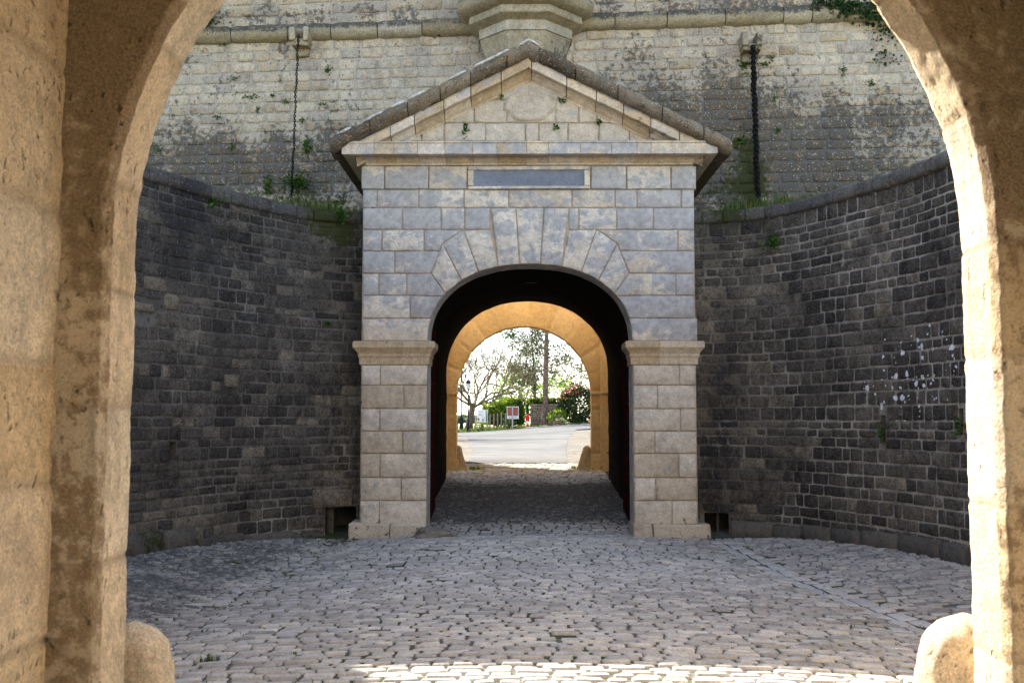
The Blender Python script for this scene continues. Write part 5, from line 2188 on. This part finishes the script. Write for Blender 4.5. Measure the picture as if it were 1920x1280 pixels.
ht = lambda v, r_: .25 + .5 * sstep(.75, 1.0, v.z) + r_.gauss(0, .1)
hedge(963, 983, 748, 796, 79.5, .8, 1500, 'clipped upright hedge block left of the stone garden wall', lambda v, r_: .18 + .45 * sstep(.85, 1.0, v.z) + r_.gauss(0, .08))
hedge(993, 1056, 748, 757, 81.5, .4, 1300, 'low clipped hedge running along the top of the stone garden wall', ht)
hedge(986, 991, 752, 794, 81, .3, 350, 'narrow climbing hedge strip at the left end of the stone garden wall', ht)
hm = MB()
for i in range(4600):
    px = rr.uniform(906, 966)
    ytop = 760 - 14 * sstep(906, 960, px) + 3 * nz(px * .3, 1)
    py = ytop + (796 - ytop) * rr.random() ** .9
    p = P(px, py, rr.uniform(79.4, 80.6))
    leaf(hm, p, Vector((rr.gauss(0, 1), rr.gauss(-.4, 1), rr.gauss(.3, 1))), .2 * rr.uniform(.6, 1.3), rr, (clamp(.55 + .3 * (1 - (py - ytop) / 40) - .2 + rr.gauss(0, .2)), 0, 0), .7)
pb = P(935, 790, 80)
tag(hm.build('hedge', MAT['hedge'], origin=tuple(pb)), 'bright yellow-green loose hedge growing through the post fence', 'hedge', 'clipped hedges beyond the road')

# stone garden wall
wl_ = MB()
a, c = P(994, 757, 81), P(1058, 797, 81)
masonry(wl_, lambda u, v, d: (u, 81 - d, v), (a.x, c.x), (c.z - .1, a.z), (.12, .2), (.2, .45), .02, (.01, .04), .03, random.Random(2), lambda u, v, r_: (r_.random(), r_.random(), 0), amp=.02)
wl_.box(a.x, c.x, 81, 81.4, c.z - .1, a.z, (.5, .5, 0), 1)
tag(wl_.build('garden_wall', [MAT['curtain'], MAT['flank_foot']], origin=((a.x + c.x) / 2, 81, c.z), stain=lambda x, y, z: (.3, 0, 0)), 'low rubble stone garden wall behind the tall brown trunk', 'wall')

# post fence along the hedge
fe = thing('post_fence', 'fence of pale upright posts in front of the bright hedge', 'fence', tuple(gp(930, 79)))
for px in (919, 926, 933, 940, 948, 955):
    m = MB()
    p = gp(px, 79)
    m.box(p.x - .05, p.x + .05, 78.95, 79.05, p.z, p.z + 1.25, bev=.01)
    m.build('post', MAT['wood'], fe)
m = MB()
for h in (.4, .8, 1.15):
    m.tube([gp(919, 79) + Vector((0, 0, h)), gp(955, 79) + Vector((0, 0, h))], .008, 4)
m.build('wire', MAT['steel'], fe)
fe2 = thing('post_fence', 'fence of dark posts on the far left behind the lamp', 'fence', tuple(gp(870, 84)))
for px in (858, 863, 868, 881, 886, 891):
    m = MB()
    p = gp(px, 84)
    m.box(p.x - .06, p.x + .06, 83.95, 84.05, p.z, p.z + 1.0 + ro.uniform(0, .2), bev=.01)
    m.build('post', MAT['lampiron'], fe2)
m = MB()
for h in (.4, .8):
    m.tube([gp(856, 84) + Vector((0, 0, h)), gp(893, 84) + Vector((0, 0, h))], .01, 4)
m.build('wire', MAT['lampiron'], fe2)
pp = gp(865, 80)
m = MB()
m.tube([pp, pp + Vector((0, 0, 2.2)), pp + Vector((.02, 0, 3.6))], [.07, .06, .05], 8)
tag(m.build('pole', MAT['lampiron'], origin=tuple(pp)), 'thin plain dark pole at the far left edge of the arch view', 'pole')

# low distant treeline on the left
dt = MB()
for _ in range(900):
    px = rr.uniform(850, 905); Y = rr.uniform(150, 170)
    p = P(px, 783 + rr.uniform(0, 6) * 1.0, Y)
    leaf(dt, p, Vector((rr.gauss(0, 1), rr.gauss(0, 1), rr.gauss(.3, 1))), .7, rr, (rr.random(), 0, 0), .8)
tag(dt.build('distant_scrub', MAT['darkleaf']), kind='stuff')

# street lamp
p = gp(878, 76.6)
lp = thing('street_lamp', 'dark iron street lamp with a lantern head at the left of the road', 'street lamp', tuple(p))
m = MB()
m.tube([p, p + Vector((0, 0, .9)), p + Vector((0, 0, .95)), p + Vector((0, 0, 3.05))], [.09, .08, .05, .04], 10)
m.build('post', MAT['lampiron'], lp)
hz = p.z + 3.05
hd = MB()
for z0, z1, r0, r1 in ((hz, hz + .05, .05, .10), (hz + .52, hz + .62, .25, .2), (hz + .62, hz + .82, .2, .04), (hz + .82, hz + 1.0, .025, .015)):
    hd.tube([(p.x, p.y, z0), (p.x, p.y, z1)], [r0, r1], 8)
for k in range(4):
    a = k * math.pi / 2 + .785
    hd.tube([(p.x + .11 * math.cos(a), p.y + .11 * math.sin(a), hz + .05), (p.x + .2 * math.cos(a), p.y + .2 * math.sin(a), hz + .52)], .014, 4)
hd.build('lantern', MAT['lampiron'], lp)
gl = MB()
gl.tube([(p.x, p.y, hz + .06), (p.x, p.y, hz + .51)], [.10, .185], 4)
gl.build('glass', MAT['lampglass'], lp)

# white map board
p = gp(902, 76.4)
sg_ = thing('map_board', 'white information board with a small map and red panel on two steel posts', 'sign', tuple(p))
W = 1.95 / 2 * .44
x0, x1 = PX(893, 76.4), PX(913, 76.4)
zt, zb3 = PZ(768, 76.4), PZ(791, 76.4)
for x in (x0 - .04, x1 + .04):
    m = MB()
    m.tube([(x, 76.4, G(x, 76.4) - .1), (x, 76.4, zt + .03)], .045, 8)
    m.build('leg', MAT['steel'], sg_)
x0, x1 = PX(895, 76.4), PX(911, 76.4)
m = MB()
m.box(x0, x1, 76.37, 76.43, zb3, zt, bev=.008)
bd = m.build('board', MAT['white'], sg_)
m = MB()
m.box(x0 + .04, x0 + .16, 76.352, 76.366, zb3 + .12, zb3 + .30)
m.build('red_panel', MAT['brownboard'], bd)
m = MB()
for (u, v, a, c) in ((.34, .12, .16, .06), (.38, .2, .12, .03), (.36, .05, .18, .03), (.1, .5, .3, .02), (.1, .56, .22, .02), (.12, .75, .3, .025), (.5, .3, .05, .05), (.3, .35, .05, .02)):
    m.box(x0 + u, min(x0 + u + a, x1 - .02), 76.352, 76.366, zb3 + v, zb3 + v + c)
m.build('map_drawing', simple('map_ink', (.14, .15, .2), .7, var=.3), bd)
# red-brown double board on one post
p = gp(962, 76.6)
s2 = thing('notice_board', 'red-brown double notice board on a single grey post', 'sign', tuple(p))
xc_ = PX(961, 76.6)
m = MB()
m.box(xc_ - .045, xc_ + .045, 76.50, 76.57, G(xc_, 76.6) - .1, PZ(762, 76.6), bev=.01)
m.build('post', MAT['steel'], s2)
x0, x1 = PX(950.5, 76.6), PX(972.5, 76.6)
zt, zb3 = PZ(762, 76.6), PZ(785, 76.6)
m = MB()
m.box(x0, x1, 76.575, 76.63, zb3, zt, bev=.01)
bd = m.build('board', MAT['white'], s2)
for (a, c) in ((x0 + .04, xc_ - .05), (xc_ + .05, x1 - .04)):
    m = MB()
    m.box(a, c, 76.555, 76.572, zb3 + .22, zt - .04)
    pa = m.build('panel', MAT['brownboard'], bd)
    m = MB()
    for k in range(6):
        m.box(a + .04, c - .06 - .05 * (k % 3), 76.545, 76.553, zb3 + .28 + k * .075, zb3 + .295 + k * .075)
    m.build('lettering', simple('board_lettering', (.42, .26, .22), .7), pa)
m = MB()
for k in range(7):
    a = x0 + .06 + k * .11
    if abs(a + .03 - xc_) < .08: continue
    m.box(a, a + .07, 76.555, 76.572, zb3 + .07, zb3 + .12 + .03 * (k % 2))
m.build('small_drawing', simple('board_ink', (.2, .2, .12), .7), bd)

# fire hydrant
p = gp(989, 76.8)
p.z = G(p.x, 76.8) + .03
hy = thing('fire_hydrant', 'red and white fire hydrant standing at the roadside', 'fire hydrant', tuple(p))
m = MB()
m.tube([p, p + Vector((0.000, 0, 0.286))], [.10, .09], 12)
m.tube([p + Vector((0.000, 0, 0.520)), p + Vector((0.000, 0, 0.559)), p + Vector((0.000, 0, 0.858)), p + Vector((0.000, 0, 0.962)), p + Vector((0.000, 0, 1.014))], [.12, .15, .15, .12, .05], 12)
m.tube([p + Vector((-0.188, 0, 0.728)), p + Vector((-0.250, 0, 0.728))], .05, 8)
m.tube([p + Vector((0.188, 0, 0.728)), p + Vector((0.250, 0, 0.728))], .05, 8)
m.build('body', MAT['hydrant'], hy)
m = MB()
m.tube([p + Vector((0.000, 0, 0.286)), p + Vector((0.000, 0, 0.520))], [.10, .10], 12)
m.build('collar', MAT['white'], hy)
